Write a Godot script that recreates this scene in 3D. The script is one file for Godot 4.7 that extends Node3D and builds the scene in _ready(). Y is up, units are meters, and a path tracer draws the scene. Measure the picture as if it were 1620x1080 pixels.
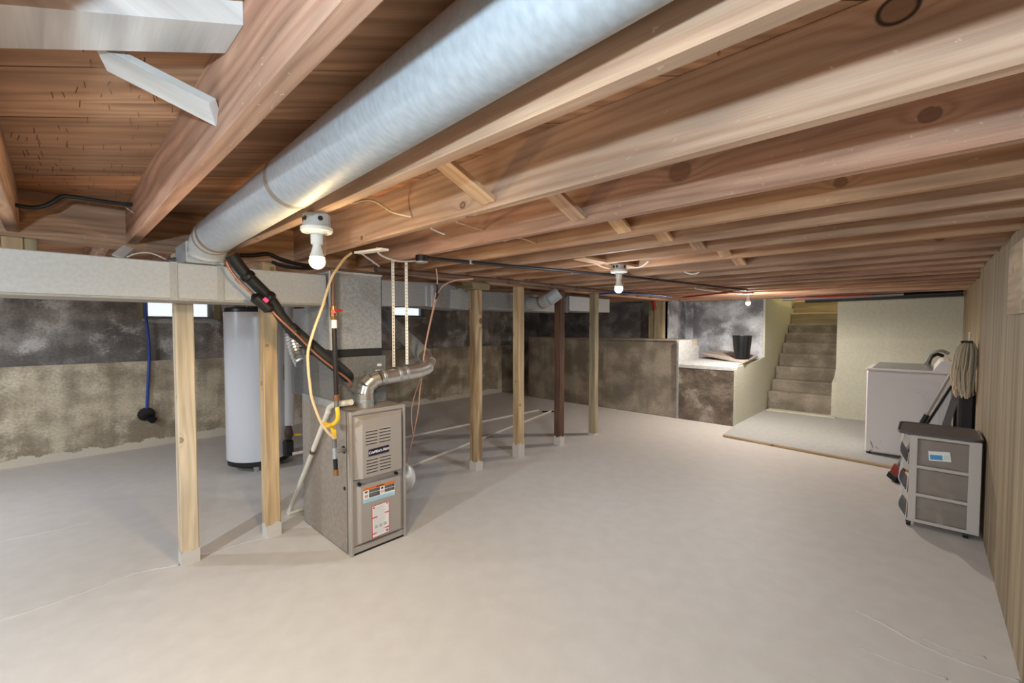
extends Node3D
# A low unfinished basement: timber joists and bridging overhead, a furnace with its ducts, a water heater,
# a row of timber posts, concrete bench walls, a stair and a laundry corner along a panelled wall.

const EYE := Vector3(0, 1.40, 0)
const FOCAL := 687.12          # in pixels of a 1620 x 1080 frame
const LF := 2.3
const L1 := 0.95
const L2 := 1.0
const L3 := 3.3
const LS := 0.6
const LB1 := 4.5
const LB2 := 2.4
const JB := 1.84               # underside of the joists
const JT := 2.047              # underside of the subfloor
var cf: Vector3
var cr: Vector3
var cu: Vector3
var O := Vector3.ZERO          # origin of the thing being built
var used := {}
var M := {}
var rng := RandomNumberGenerator.new()

func _ready():
	rng.seed = 11
	set_camera()
	set_air()
	make_materials()
	build_shell()
	build_ceiling()
	build_bench_and_stair()
	build_posts()
	build_ducts()
	build_furnace()
	build_flue()
	build_piping()
	build_water_heater()
	build_laundry()
	build_lamps()
	build_overhead_lines()
	build_details()

func set_camera():
	var yaw := deg_to_rad(43.5)
	var pitch := deg_to_rad(2.0)
	cf = Vector3(-sin(yaw) * cos(pitch), -sin(pitch), -cos(yaw) * cos(pitch))
	cr = Vector3(cos(yaw), 0, -sin(yaw))
	cu = cr.cross(cf)
	var c := Camera3D.new()
	c.name = "camera"
	add_child(c)
	c.basis = Basis(cr, cu, -cf)
	c.position = EYE
	c.fov = rad_to_deg(2.0 * atan(540.0 / FOCAL))
	c.near = 0.02
	c.far = 60.0
	c.current = true

func set_air():
	var e := Environment.new()
	var s := Sky.new()
	var p := ProceduralSkyMaterial.new()
	p.sky_top_color = Color(0.78, 0.84, 0.92)
	p.sky_horizon_color = Color(0.92, 0.94, 0.96)
	p.ground_bottom_color = Color(0.55, 0.56, 0.54)
	p.ground_horizon_color = Color(0.85, 0.87, 0.88)
	s.sky_material = p
	e.background_mode = Environment.BG_SKY
	e.sky = s
	e.background_energy_multiplier = 1.6
	e.tonemap_mode = Environment.TONE_MAPPER_LINEAR
	e.tonemap_exposure = 1.0
	e.sdfgi_enabled = true
	e.ssao_enabled = true
	e.ssil_enabled = true
	var w := WorldEnvironment.new()
	w.name = "air"
	w.environment = e
	add_child(w)

# ---------------------------------------------------------------- pixels to places
func ray(px: float, py: float) -> Vector3:
	return cf * FOCAL + cr * (px - 810.0) - cu * (py - 540.0)
func hx(px: float, py: float, at: float) -> Vector3:
	var d := ray(px, py)
	return EYE + d * ((at - EYE.x) / d.x)
func hy(px: float, py: float, at: float) -> Vector3:
	var d := ray(px, py)
	return EYE + d * ((at - EYE.y) / d.y)
func hz(px: float, py: float, at: float) -> Vector3:
	var d := ray(px, py)
	return EYE + d * ((at - EYE.z) / d.z)

# ---------------------------------------------------------------- naming
func numbered(called: String) -> String:
	if not used.has(called):
		used[called] = 0
		return called
	used[called] += 1
	return "%s_%03d" % [called, used[called]]

func thing(called: String, label: String, category: String, at := Vector3.ZERO, group := "") -> Node3D:
	var o := Node3D.new()
	o.name = numbered(called)
	add_child(o)
	o.position = at
	O = at
	tag(o, label, category, group)
	return o

func tag(o: Node, label: String, category: String, group := ""):
	o.set_meta("label", label)
	o.set_meta("category", category)
	if group != "":
		o.set_meta("group", group)

func struct(called: String, label := "", category := "") -> Node3D:
	var o := Node3D.new()
	o.name = numbered(called)
	add_child(o)
	o.set_meta("kind", "structure")
	if label != "":
		o.set_meta("label", label)
		o.set_meta("category", category)
	O = Vector3.ZERO
	return o

func put(called: String, st: SurfaceTool, m: Material, parent: Node) -> MeshInstance3D:
	var o := MeshInstance3D.new()
	o.name = called
	o.mesh = st.commit()
	o.material_override = m
	parent.add_child(o, true)
	return o

# a thing that is a single mesh
func single(called: String, st: SurfaceTool, m: Material, label: String, category: String, group := "") -> MeshInstance3D:
	var o := MeshInstance3D.new()
	o.name = numbered(called)
	o.mesh = st.commit()
	o.material_override = m
	add_child(o)
	o.position = O
	tag(o, label, category, group)
	return o

# ---------------------------------------------------------------- shapes
func tool() -> SurfaceTool:
	var st := SurfaceTool.new()
	st.begin(Mesh.PRIMITIVE_TRIANGLES)
	return st

func vert(st: SurfaceTool, p: Vector3, n: Vector3, uv: Vector2):
	st.set_normal(n)
	st.set_uv(uv)
	st.add_vertex(p - O)

func tri(st: SurfaceTool, a: Vector3, b: Vector3, c: Vector3, na: Vector3, nb: Vector3, nc: Vector3, ua: Vector2, ub: Vector2, uc: Vector2):
	var g := (b - a).cross(c - a)
	vert(st, a, na, ua)
	if g.dot(na + nb + nc) > 0.0:
		vert(st, c, nc, uc)
		vert(st, b, nb, ub)
	else:
		vert(st, b, nb, ub)
		vert(st, c, nc, uc)

func quad(st: SurfaceTool, a: Vector3, b: Vector3, c: Vector3, d: Vector3, n: Vector3, ua := Vector2(0, 0), ub := Vector2(1, 0), uc := Vector2(1, 1), ud := Vector2(0, 1)):
	tri(st, a, b, c, n, n, n, ua, ub, uc)
	tri(st, a, c, d, n, n, n, ua, uc, ud)

# chamfered box about its centre; texture runs along its longest side, in metres
func box(st: SurfaceTool, c: Vector3, s: Vector3, bs := Basis.IDENTITY, bev := 0.003, uvo := Vector2.ZERO, along := -1):
	var h := s * 0.5
	bev = minf(bev, minf(h.x, minf(h.y, h.z)) * 0.6)
	var la := along
	if la < 0:
		la = 0
		if s.y > s[la]: la = 1
		if s.z > s[la]: la = 2
	for i in 3:
		var j := (i + 1) % 3
		var k := (i + 2) % 3
		var ju := j
		var kv := k
		if la == k:
			ju = k
			kv = j
		for sg in [-1.0, 1.0]:
			var n := Vector3.ZERO
			n[i] = sg
			var ps := []
			var uvs := []
			for q in [[-1, -1], [1, -1], [1, 1], [-1, 1]]:
				var p := Vector3.ZERO
				p[i] = sg * h[i]
				p[j] = q[0] * (h[j] - bev)
				p[k] = q[1] * (h[k] - bev)
				ps.append(c + bs * p)
				uvs.append(Vector2(p[ju], p[kv] + i * 0.31 + sg * 0.08) + uvo)
			var nn := bs * n
			quad(st, ps[0], ps[1], ps[2], ps[3], nn, uvs[0], uvs[1], uvs[2], uvs[3])
	if bev <= 0.0:
		return
	for i in 3:
		var j := (i + 1) % 3
		var k := (i + 2) % 3
		for sj in [-1.0, 1.0]:
			for sk in [-1.0, 1.0]:
				var n := Vector3.ZERO
				n[j] = sj
				n[k] = sk
				var ps := []
				var uvs := []
				for q in [[-1, 0], [1, 0], [1, 1], [-1, 1]]:
					var p := Vector3.ZERO
					p[i] = q[0] * (h[i] - bev)
					p[j] = sj * (h[j] - (bev if q[1] == 1 else 0.0))
					p[k] = sk * (h[k] - (bev if q[1] == 0 else 0.0))
					ps.append(c + bs * p)
					uvs.append(Vector2(p[la], 0.6 + 0.004 * q[1]) + uvo)
				quad(st, ps[0], ps[1], ps[2], ps[3], (bs * n).normalized(), uvs[0], uvs[1], uvs[2], uvs[3])
	for sx in [-1.0, 1.0]:
		for sy in [-1.0, 1.0]:
			for sz in [-1.0, 1.0]:
				var sv := Vector3(sx, sy, sz)
				var n := (bs * sv).normalized()
				var a := sv * Vector3(h.x, h.y - bev, h.z - bev)
				var b := sv * Vector3(h.x - bev, h.y, h.z - bev)
				var d := sv * Vector3(h.x - bev, h.y - bev, h.z)
				tri(st, c + bs * a, c + bs * b, c + bs * d, n, n, n, uvo, uvo, uvo)

# box from corner to corner
func span(st: SurfaceTool, a: Vector3, b: Vector3, bev := 0.003, uvo := Vector2.ZERO, along := -1):
	box(st, (a + b) * 0.5, (b - a).abs(), Basis.IDENTITY, bev, uvo, along)

# a board of a width and thickness between two points; its width lies along side
func board(st: SurfaceTool, a: Vector3, b: Vector3, side: Vector3, width: float, thick: float, bev := 0.002, uvo := Vector2.ZERO):
	var d := (b - a).normalized()
	var n := d.cross(side).normalized()
	var w := n.cross(d).normalized()
	box(st, (a + b) * 0.5, Vector3((b - a).length(), width, thick), Basis(d, w, n), bev, uvo, 0)

func bend(pts: Array, sub := 6) -> Array:
	var out := []
	for i in range(pts.size() - 1):
		var p0: Vector3 = pts[max(i - 1, 0)]
		var p1: Vector3 = pts[i]
		var p2: Vector3 = pts[i + 1]
		var p3: Vector3 = pts[min(i + 2, pts.size() - 1)]
		for k in sub:
			var t := float(k) / sub
			out.append(0.5 * ((2.0 * p1) + (p2 - p0) * t + (2.0 * p0 - 5.0 * p1 + 4.0 * p2 - p3) * t * t + (3.0 * p1 - p0 - 3.0 * p2 + p3) * t * t * t))
	out.append(pts[-1])
	return out

# swept tube; r is a number or an array of radii
func tube(st: SurfaceTool, pts: Array, r, n := 10, caps := true, flat := 1.0):
	var m := pts.size()
	var up := Vector3.UP
	var d0: Vector3 = (pts[1] - pts[0]).normalized()
	if absf(d0.dot(up)) > 0.9:
		up = Vector3.RIGHT
	var side := d0.cross(up).normalized()
	var rings := []
	var norms := []
	var run := [0.0]
	for i in m:
		var d: Vector3
		if i == 0: d = pts[1] - pts[0]
		elif i == m - 1: d = pts[m - 1] - pts[m - 2]
		else: d = (pts[i + 1] - pts[i]).normalized() + (pts[i] - pts[i - 1]).normalized()
		d = d.normalized()
		side = (side - d * side.dot(d)).normalized()
		var v := d.cross(side)
		var rr: float = r[i] if r is Array else r
		var ring := []
		var nr := []
		for k in n + 1:
			var a := TAU * k / n
			var nn := side * cos(a) + v * sin(a) * flat
			ring.append(pts[i] + nn * rr)
			nr.append((side * cos(a) + v * sin(a)).normalized())
		rings.append(ring)
		norms.append(nr)
		if i > 0:
			run.append(run[-1] + (pts[i] - pts[i - 1]).length())
	var r0: float = r[0] if r is Array else r
	for i in m - 1:
		var slope := Vector3.ZERO
		if r is Array and run[i + 1] > run[i]:
			slope = (pts[i + 1] - pts[i]).normalized() * ((r[i] - r[i + 1]) / (run[i + 1] - run[i]))
		for k in n:
			var ua := Vector2(run[i], TAU * r0 * k / n)
			var ub := Vector2(run[i + 1], TAU * r0 * k / n)
			var uc := Vector2(run[i + 1], TAU * r0 * (k + 1) / n)
			var ud := Vector2(run[i], TAU * r0 * (k + 1) / n)
			var na: Vector3 = (norms[i][k] + slope).normalized()
			var nb: Vector3 = (norms[i + 1][k] + slope).normalized()
			var nc: Vector3 = (norms[i + 1][k + 1] + slope).normalized()
			var nd: Vector3 = (norms[i][k + 1] + slope).normalized()
			tri(st, rings[i][k], rings[i + 1][k], rings[i + 1][k + 1], na, nb, nc, ua, ub, uc)
			tri(st, rings[i][k], rings[i + 1][k + 1], rings[i][k + 1], na, nc, nd, ua, uc, ud)
	if caps:
		for e in [0, m - 1]:
			var nn: Vector3 = (pts[0] - pts[1]).normalized() if e == 0 else (pts[m - 1] - pts[m - 2]).normalized()
			for k in n:
				tri(st, pts[e], rings[e][k], rings[e][k + 1], nn, nn, nn, Vector2.ZERO, Vector2(0.01, 0), Vector2(0, 0.01))

# turned shape: profile of (radius, height) about the y axis of xf
func lathe(st: SurfaceTool, prof: Array, xf: Transform3D, n := 24):
	var run := 0.0
	for i in prof.size() - 1:
		var a: Vector2 = prof[i]
		var b: Vector2 = prof[i + 1]
		var d := b - a
		if d.length() < 1e-6:
			continue
		var nn := Vector2(d.y, -d.x).normalized()
		for k in n:
			var t0 := TAU * k / n
			var t1 := TAU * (k + 1) / n
			var c0 := Vector3(cos(t0), 0, sin(t0))
			var c1 := Vector3(cos(t1), 0, sin(t1))
			var pa := xf * (c0 * a.x + Vector3.UP * a.y)
			var pb := xf * (c0 * b.x + Vector3.UP * b.y)
			var pc := xf * (c1 * b.x + Vector3.UP * b.y)
			var pd := xf * (c1 * a.x + Vector3.UP * a.y)
			var n0 := (xf.basis * (c0 * nn.x + Vector3.UP * nn.y)).normalized()
			var n1 := (xf.basis * (c1 * nn.x + Vector3.UP * nn.y)).normalized()
			var w0 := float(k) / n
			var w1 := float(k + 1) / n
			if b.x > 1e-6:
				tri(st, pa, pb, pc, n0, n0, n1, Vector2(w0, run), Vector2(w0, run + d.length()), Vector2(w1, run + d.length()))
			if a.x > 1e-6:
				tri(st, pa, pc, pd, n0, n1, n1, Vector2(w0, run), Vector2(w1, run + d.length()), Vector2(w1, run))
		run += d.length()

func upright(p: Vector3) -> Transform3D:
	return Transform3D(Basis.IDENTITY, p)

# a polygon in the plane of ax, ay pushed out along their cross product
func slab(st: SurfaceTool, poly: PackedVector2Array, org: Vector3, ax: Vector3, ay: Vector3, depth: float, uvk := 1.0, uvo := Vector2.ZERO):
	var n := ax.cross(ay).normalized()
	var ix := Geometry2D.triangulate_polygon(poly)
	for t in range(0, ix.size(), 3):
		for f in [[0.0, -n], [depth, n]]:
			var q := []
			var u := []
			for e in 3:
				var p := poly[ix[t + e]]
				q.append(org + ax * p.x + ay * p.y + n * f[0])
				u.append(p * uvk + uvo)
			tri(st, q[0], q[1], q[2], f[1], f[1], f[1], u[0], u[1], u[2])
	var area := 0.0
	for i in poly.size():
		area += poly[i].cross(poly[(i + 1) % poly.size()])
	var turn := 1.0 if area > 0 else -1.0
	for i in poly.size():
		var a := poly[i]
		var b := poly[(i + 1) % poly.size()]
		var e := (b - a).normalized()
		var m := (ax * e.y - ay * e.x).normalized() * turn
		var pa := org + ax * a.x + ay * a.y
		var pb := org + ax * b.x + ay * b.y
		quad(st, pa, pb, pb + n * depth, pa + n * depth, m, a * uvk + uvo, b * uvk + uvo, b * uvk + uvo + Vector2(0, depth), a * uvk + uvo + Vector2(0, depth))

# ---------------------------------------------------------------- materials
func noise(sd: int, oct := 3) -> FastNoiseLite:
	var n := FastNoiseLite.new()
	n.seed = sd
	n.frequency = 1.0
	n.noise_type = FastNoiseLite.TYPE_SIMPLEX_SMOOTH
	n.fractal_type = FastNoiseLite.FRACTAL_FBM
	n.fractal_octaves = oct
	return n

func as_texture(im: Image) -> ImageTexture:
	return ImageTexture.create_from_image(im)

# sawn timber: len by wid metres, grain along u; knots are [u, v, radius, ringed]
func wood_image(w: int, h: int, length: float, wid: float, sd: int, pale: Color, deep: Color, rings: float, knots := [], flecks := 0) -> ImageTexture:
	var im := Image.create(w, h, false, Image.FORMAT_RGB8)
	var n1 := noise(sd, 2)
	var n2 := noise(sd + 1, 2)
	var n3 := noise(sd + 2, 3)
	var rad := length / TAU
	for y in h:
		var v := wid * y / h
		for x in w:
			var u := length * x / w
			var cu2 := cos(TAU * x / w) * rad
			var su2 := sin(TAU * x / w) * rad
			var val := v * rings + 1.5 * n1.get_noise_3d(cu2 * 0.55, su2 * 0.55, v * 5.0)
			var core := 0.0
			var rim := 0.0
			for k in knots:
				var dx: float = (u - k[0]) / k[2]
				var dy: float = (v - k[1]) / (k[2] * 0.85)
				var rho2 := dx * dx * 0.16 + dy * dy * 0.5
				if rho2 < 9.0:
					val += 1.6 * exp(-rho2)
					var rho := sqrt(dx * dx + dy * dy)
					if rho < 1.5:
						core = maxf(core, 1.0 - smoothstep(0.85, 1.0, rho))
						rim = maxf(rim, (1.0 - smoothstep(0.0, 0.22, absf(rho - 1.0))) * k[3])
			var ring := 0.5 + 0.5 * sin(TAU * val)
			ring = ring * ring
			var fib := 0.5 + 0.5 * n2.get_noise_3d(cu2 * 5.0, su2 * 5.0, v * 260.0)
			var t := clampf(0.42 * ring + 0.5 * fib, 0.0, 1.0)
			var c := pale.lerp(deep, t)
			var b := 1.0 + 0.22 * n3.get_noise_3d(cu2 * 1.3, su2 * 1.3, v * 9.0)
			c = Color(c.r * b, c.g * b, c.b * b)
			if core > 0.0:
				c = c.lerp(deep.darkened(0.22), core * 0.7)
			if rim > 0.0:
				c = c.lerp(Color(0.10, 0.075, 0.06), rim * 0.85)
			im.set_pixel(x, y, c)
	# spatters of old white paint
	var r := RandomNumberGenerator.new()
	r.seed = sd
	for k in flecks:
		var fx := r.randi_range(4, w - 14)
		var fy := int(h * (1.0 - sqrt(r.randf()) * 0.98) * 0.75)
		for q in r.randi_range(1, 4):
			im.fill_rect(Rect2i(fx + r.randi_range(0, 6), clampi(fy + r.randi_range(0, 3), 0, h - 3), r.randi_range(1, 2), 1), Color(0.86, 0.84, 0.82).lerp(pale, 0.25 + r.randf() * 0.5))
	return as_texture(im)

# weathered concrete: cover gives the chance of the second colour; drip stretches the stains downwards
func stain_image(w: int, h: int, length: float, high: float, sd: int, a: Color, b: Color, c: Color, drip: float, speck: float, lip := 0.0) -> ImageTexture:
	var im := Image.create(w, h, false, Image.FORMAT_RGB8)
	var n1 := noise(sd, 4)
	var n2 := noise(sd + 1, 4)
	var n3 := noise(sd + 2, 3)
	var n4 := noise(sd + 3, 2)
	for y in h:
		var v := high * y / h
		for x in w:
			var u := length * x / w
			var p := n1.get_noise_2d(u * 0.9, v * 1.7)
			var q := n2.get_noise_2d(u * 2.6, v * 2.6)
			var d := n3.get_noise_2d(u * 7.0, v * 0.8)
			var f := n4.get_noise_2d(u * 38.0, v * 38.0)
			var t := smoothstep(-0.6, 0.7, p + 0.6 * q + drip * d + 0.12 * f)
			var col := a.lerp(b, t)
			var s := smoothstep(0.08, 0.75, q + 0.45 * n1.get_noise_2d(u * 3.1 + 7.0, v * 5.0 + 3.0) + 0.25 * f)
			col = col.lerp(c, s * speck)
			var k := 1.0 + 0.10 * f
			col = Color(col.r * k, col.g * k, col.b * k)
			if lip > 0.0 and high - v < lip + 0.05 * n3.get_noise_2d(u * 3.5, 4.0) + 0.012 * f:
				col = Color(0.80, 0.755, 0.68).lerp(Color(0.76, 0.72, 0.66), 0.5 + 0.5 * f)
			im.set_pixel(x, y, col)
	return as_texture(im)

# seamless mottle of two colours: about cells patches across the tile
func grain_image(w: int, h: int, cells: float, sd: int, a: Color, b: Color, contrast := 1.0, oct := 4) -> ImageTexture:
	var n := noise(sd, oct)
	n.frequency = cells / w
	var src := n.get_seamless_image(w, h, false, false, 0.12, true)
	var im := Image.create(w, h, false, Image.FORMAT_RGB8)
	var ramp := []
	for i in 256:
		ramp.append(a.lerp(b, clampf(0.5 + contrast * (i / 255.0 - 0.5), 0.0, 1.0)))
	for y in h:
		for x in w:
			im.set_pixel(x, y, ramp[int(src.get_pixel(x, y).r * 255.0)])
	return as_texture(im)

func mat(c: Color, rough := 0.7, metal := 0.0, tex: Texture2D = null, uvs := Vector3.ONE) -> StandardMaterial3D:
	var m := StandardMaterial3D.new()
	m.albedo_color = c
	m.roughness = rough
	m.metallic = metal
	if tex:
		m.albedo_texture = tex
	m.uv1_scale = uvs
	return m

func world_mapped(m: StandardMaterial3D, per_metre: float) -> StandardMaterial3D:
	m.uv1_triplanar = true
	m.uv1_world_triplanar = true
	m.uv1_scale = Vector3.ONE * per_metre
	return m

func relief(m: StandardMaterial3D, tex: Texture2D, cm: float) -> StandardMaterial3D:
	m.heightmap_enabled = true
	m.heightmap_texture = tex
	m.heightmap_scale = cm
	return m

func tinted(m: StandardMaterial3D, c: Color) -> StandardMaterial3D:
	var d: StandardMaterial3D = m.duplicate()
	d.albedo_color = c
	return d

func make_materials():
	var fir_a := Color(0.79, 0.66, 0.55)
	var fir_b := Color(0.645, 0.48, 0.375)
	var inv := Vector3(1.0 / 3.6, 1.0 / 0.21, 1)
	M.joist_a = mat(Color.WHITE, 0.75, 0, wood_image(1024, 96, 3.6, 0.21, 21, fir_a, fir_b, 26, [[0.75, 0.07, 0.02, 0.3], [2.6, 0.12, 0.02, 0.2]], 16), inv)
	M.joist_b = mat(Color.WHITE, 0.75, 0, wood_image(2048, 128, 3.6, 0.21, 31, Color(0.78, 0.66, 0.565), Color(0.65, 0.50, 0.40), 24, [[1.862, 0.038, 0.014, 1.0], [1.04, 0.024, 0.011, 1.0], [3.148, 0.165, 0.03, 1.0]], 40), inv)
	M.joist_c = mat(Color.WHITE, 0.75, 0, wood_image(2048, 128, 3.6, 0.21, 41, Color(0.775, 0.62, 0.525), Color(0.62, 0.445, 0.355), 26, [[3.196, 0.105, 0.022, 0.35], [2.545, 0.117, 0.04, 0.2]], 90), inv)
	M.joist_d = tinted(M.joist_a, Color(0.94, 0.92, 0.90))
	M.joist_e = tinted(M.joist_a, Color(1.0, 0.95, 0.88))
	M.joist_f = tinted(M.joist_c, Color(1.0, 1.03, 1.0))
	var plank := wood_image(1024, 256, 3.0, 0.8, 51, Color(0.76, 0.60, 0.47), Color(0.58, 0.425, 0.31), 17, [[0.6, 0.1, 0.012, 0.8], [1.9, 0.42, 0.015, 0.7], [2.5, 0.7, 0.012, 0.7]])
	M.plank = mat(Color.WHITE, 0.8, 0, plank, Vector3(1.0 / 3.0, 1.0 / 0.8, 1))
	M.plank_b = tinted(M.plank, Color(0.90, 0.88, 0.86))
	M.plank_c = tinted(M.plank, Color(1.08, 1.0, 0.92))
	M.plank_pale = tinted(M.plank, Color(1.25, 1.3, 1.3))
	var spf := wood_image(1024, 192, 2.0, 0.4, 61, Color(0.82, 0.755, 0.66), Color(0.715, 0.63, 0.51), 20, [[0.25, 0.06, 0.013, 0.6], [0.95, 0.18, 0.012, 0.5], [1.5, 0.30, 0.015, 0.7], [1.75, 0.1, 0.01, 0.6]])
	M.spf = mat(Color.WHITE, 0.7, 0, spf, Vector3(0.5, 2.5, 1))
	M.spf_gold = tinted(M.spf, Color(0.97, 0.91, 0.82))
	M.treated = tinted(M.spf, Color(0.80, 0.80, 0.75))
	M.treated_dark = tinted(M.spf, Color(0.68, 0.67, 0.60))
	M.post_dark = mat(Color.WHITE, 0.75, 0, wood_image(512, 128, 2.0, 0.4, 71, Color(0.46, 0.32, 0.24), Color(0.26, 0.17, 0.125), 22, []), Vector3(0.5, 2.5, 1))
	M.post_old = mat(Color.WHITE, 0.75, 0, wood_image(512, 128, 2.0, 0.4, 81, Color(0.80, 0.72, 0.58), Color(0.50, 0.36, 0.22), 14, [[0.8, 0.1, 0.02, 0.9], [1.4, 0.2, 0.02, 0.9]]), Vector3(0.5, 2.5, 1))
	M.post_orange = tinted(M.spf, Color(0.90, 0.68, 0.46))
	M.white_wood = mat(Color.WHITE, 0.7, 0, wood_image(512, 128, 1.5, 0.4, 91, Color(0.80, 0.785, 0.77), Color(0.71, 0.685, 0.67), 12, []), Vector3(0.66, 2.5, 1))
	M.paper_wood = tinted(M.white_wood, Color(0.88, 0.84, 0.80))
	# masonry
	var fine := grain_image(256, 256, 24, 5, Color(0.3, 0.3, 0.3), Color(0.75, 0.75, 0.75))
	M.wall_upper = mat(Color.WHITE, 0.9, 0, stain_image(1024, 160, 12.0, 1.2, 101, Color(0.40, 0.375, 0.355), Color(0.66, 0.63, 0.60), Color(0.80, 0.78, 0.76), 0.25, 0.8), Vector3(1.0 / 12.0, 1.0 / 1.2, 1))
	M.wall_lower = mat(Color.WHITE, 0.9, 0, stain_image(1024, 160, 12.0, 1.0, 111, Color(0.54, 0.49, 0.415), Color(0.76, 0.70, 0.605), Color(0.82, 0.78, 0.71), 0.42, 0.5, 0.085), Vector3(1.0 / 12.0, 1.0, 1))
	var conc := stain_image(512, 512, 4.0, 4.0, 121, Color(0.55, 0.505, 0.445), Color(0.72, 0.665, 0.59), Color(0.78, 0.74, 0.67), 0.3, 0.35)
	M.bench = relief(world_mapped(mat(Color.WHITE, 0.9, 0, conc), 0.25), fine, 0.4)
	var rough_conc := stain_image(512, 512, 3.0, 3.0, 131, Color(0.40, 0.35, 0.305), Color(0.60, 0.54, 0.48), Color(0.76, 0.72, 0.66), 0.1, 0.8)
	M.rough_concrete = relief(world_mapped(mat(Color.WHITE, 0.9, 0, rough_conc), 0.33), fine, 1.2)
	M.pale_paint = relief(world_mapped(mat(Color.WHITE, 0.85, 0, stain_image(512, 512, 3.0, 3.0, 141, Color(0.46, 0.46, 0.475), Color(0.80, 0.81, 0.835), Color(0.86, 0.87, 0.89), 0.05, 0.6)), 0.33), fine, 0.4)
	M.pale_dark = relief(world_mapped(mat(Color.WHITE, 0.9, 0, stain_image(512, 512, 3.0, 3.0, 161, Color(0.36, 0.34, 0.33), Color(0.58, 0.56, 0.54), Color(0.68, 0.66, 0.64), 0.1, 0.4)), 0.33), fine, 0.4)
	M.grey_lime = relief(world_mapped(mat(Color.WHITE, 0.85, 0, grain_image(256, 256, 14, 19, Color(0.62, 0.62, 0.61), Color(0.74, 0.74, 0.73))), 1.0), fine, 0.6)
	var stucco := grain_image(512, 512, 64, 7, Color(0.2, 0.2, 0.2), Color(0.9, 0.9, 0.9), 1.2)
	var cream := grain_image(256, 256, 16, 8, Color(0.855, 0.84, 0.755), Color(0.90, 0.89, 0.82))
	M.cream = relief(world_mapped(mat(Color.WHITE, 0.85, 0, cream), 1.2), stucco, 1.6)
	M.cream_plain = mat(Color(0.88, 0.865, 0.77), 0.8)
	M.stair = relief(world_mapped(mat(Color.WHITE, 0.9, 0, stain_image(256, 256, 2.0, 2.0, 171, Color(0.46, 0.42, 0.37), Color(0.60, 0.56, 0.50), Color(0.70, 0.66, 0.60), 0.1, 0.4)), 0.5), fine, 0.9)
	var floor_tex := grain_image(512, 512, 20, 9, Color(0.795, 0.768, 0.74), Color(0.835, 0.81, 0.785), 0.8, 5)
	var floor_bump := grain_image(512, 512, 56, 10, Color(0.25, 0.25, 0.25), Color(0.75, 0.75, 0.75))
	M.floor = relief(world_mapped(mat(Color.WHITE, 0.62, 0, floor_tex), 0.33), floor_bump, 0.06)
	M.floor_paint = mat(Color(0.81, 0.785, 0.755), 0.62)
	M.platform = relief(world_mapped(mat(Color.WHITE, 0.8, 0, grain_image(256, 256, 16, 12, Color(0.66, 0.66, 0.65), Color(0.71, 0.71, 0.70))), 0.8), fine, 0.05)
	M.panel = mat(Color.WHITE, 0.55, 0, streak_image(), Vector3(0.4, 0.42, 1))
	# metals
	var spangle := grain_image(256, 256, 36, 14, Color(0.64, 0.65, 0.66), Color(0.78, 0.79, 0.80), 1.0, 3)
	M.galv = mat(Color.WHITE, 0.42, 0.75, spangle, Vector3(1.6, 1.6, 1))
	M.galv_dull = mat(Color(0.90, 0.895, 0.885), 0.55, 0.45, spangle, Vector3(1.1, 1.1, 1))
	M.galv_dusty = mat(Color.WHITE, 0.65, 0.25, grain_image(512, 512, 48, 15, Color(0.71, 0.705, 0.70), Color(0.765, 0.763, 0.757), 1.0, 5), Vector3(0.9, 0.9, 1))
	M.round_duct = mat(Color.WHITE, 0.55, 0.2, grain_image(512, 256, 40, 16, Color(0.63, 0.645, 0.665), Color(0.72, 0.735, 0.755), 1.0, 4), Vector3(1.2, 1.2, 1))
	M.shiny = mat(Color(0.86, 0.85, 0.83), 0.24, 0.9)
	M.foil = mat(Color(0.88, 0.88, 0.88), 0.32, 0.9)
	M.cabinet = mat(Color(0.68, 0.645, 0.615), 0.48, 0.25)
	M.cabinet_side = mat(Color.WHITE, 0.45, 0.35, grain_image(256, 256, 24, 17, Color(0.60, 0.555, 0.515), Color(0.68, 0.64, 0.60)), Vector3(1, 1, 1))
	M.black = mat(Color(0.035, 0.035, 0.035), 0.45)
	M.soft_black = mat(Color(0.085, 0.078, 0.073), 0.6)
	M.iron = mat(Color(0.15, 0.12, 0.105), 0.5, 0.3)
	M.rusty = mat(Color(0.42, 0.33, 0.28), 0.6, 0.3)
	M.grey_pipe = mat(Color(0.50, 0.50, 0.51), 0.4, 0.6)
	M.brass = mat(Color(0.66, 0.48, 0.30), 0.35, 0.8)
	M.copper = mat(Color(0.68, 0.46, 0.35), 0.4, 0.7)
	M.red = mat(Color(0.66, 0.12, 0.09), 0.45)
	M.orange_red = mat(Color(0.74, 0.30, 0.17), 0.5)
	M.yellow = mat(Color(0.92, 0.74, 0.17), 0.45)
	M.pvc = mat(Color(0.86, 0.835, 0.79), 0.4)
	M.romex = mat(Color(0.87, 0.76, 0.60), 0.5)
	M.romex_white = mat(Color(0.86, 0.84, 0.80), 0.5)
	M.blue_pex = mat(Color(0.13, 0.27, 0.62), 0.35)
	M.red_pex = mat(Color(0.62, 0.13, 0.12), 0.35)
	M.pink_wire = mat(Color(0.80, 0.62, 0.53), 0.5)
	M.pink = mat(Color(0.98, 0.13, 0.50), 0.5)
	M.enamel = mat(Color(0.83, 0.83, 0.85), 0.28)
	M.washer = mat(Color(0.935, 0.91, 0.905), 0.3)
	M.washer_lid = mat(Color(0.55, 0.56, 0.58), 0.2, 0.2)
	M.porcelain = mat(Color(0.90, 0.89, 0.86), 0.25)
	M.plastic = mat(Color(0.76, 0.725, 0.70), 0.5)
	M.plastic_top = mat(Color(0.37, 0.34, 0.335), 0.45)
	var clear := mat(Color(0.66, 0.61, 0.57, 0.5), 0.3)
	clear.transparency = BaseMaterial3D.TRANSPARENCY_ALPHA
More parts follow.
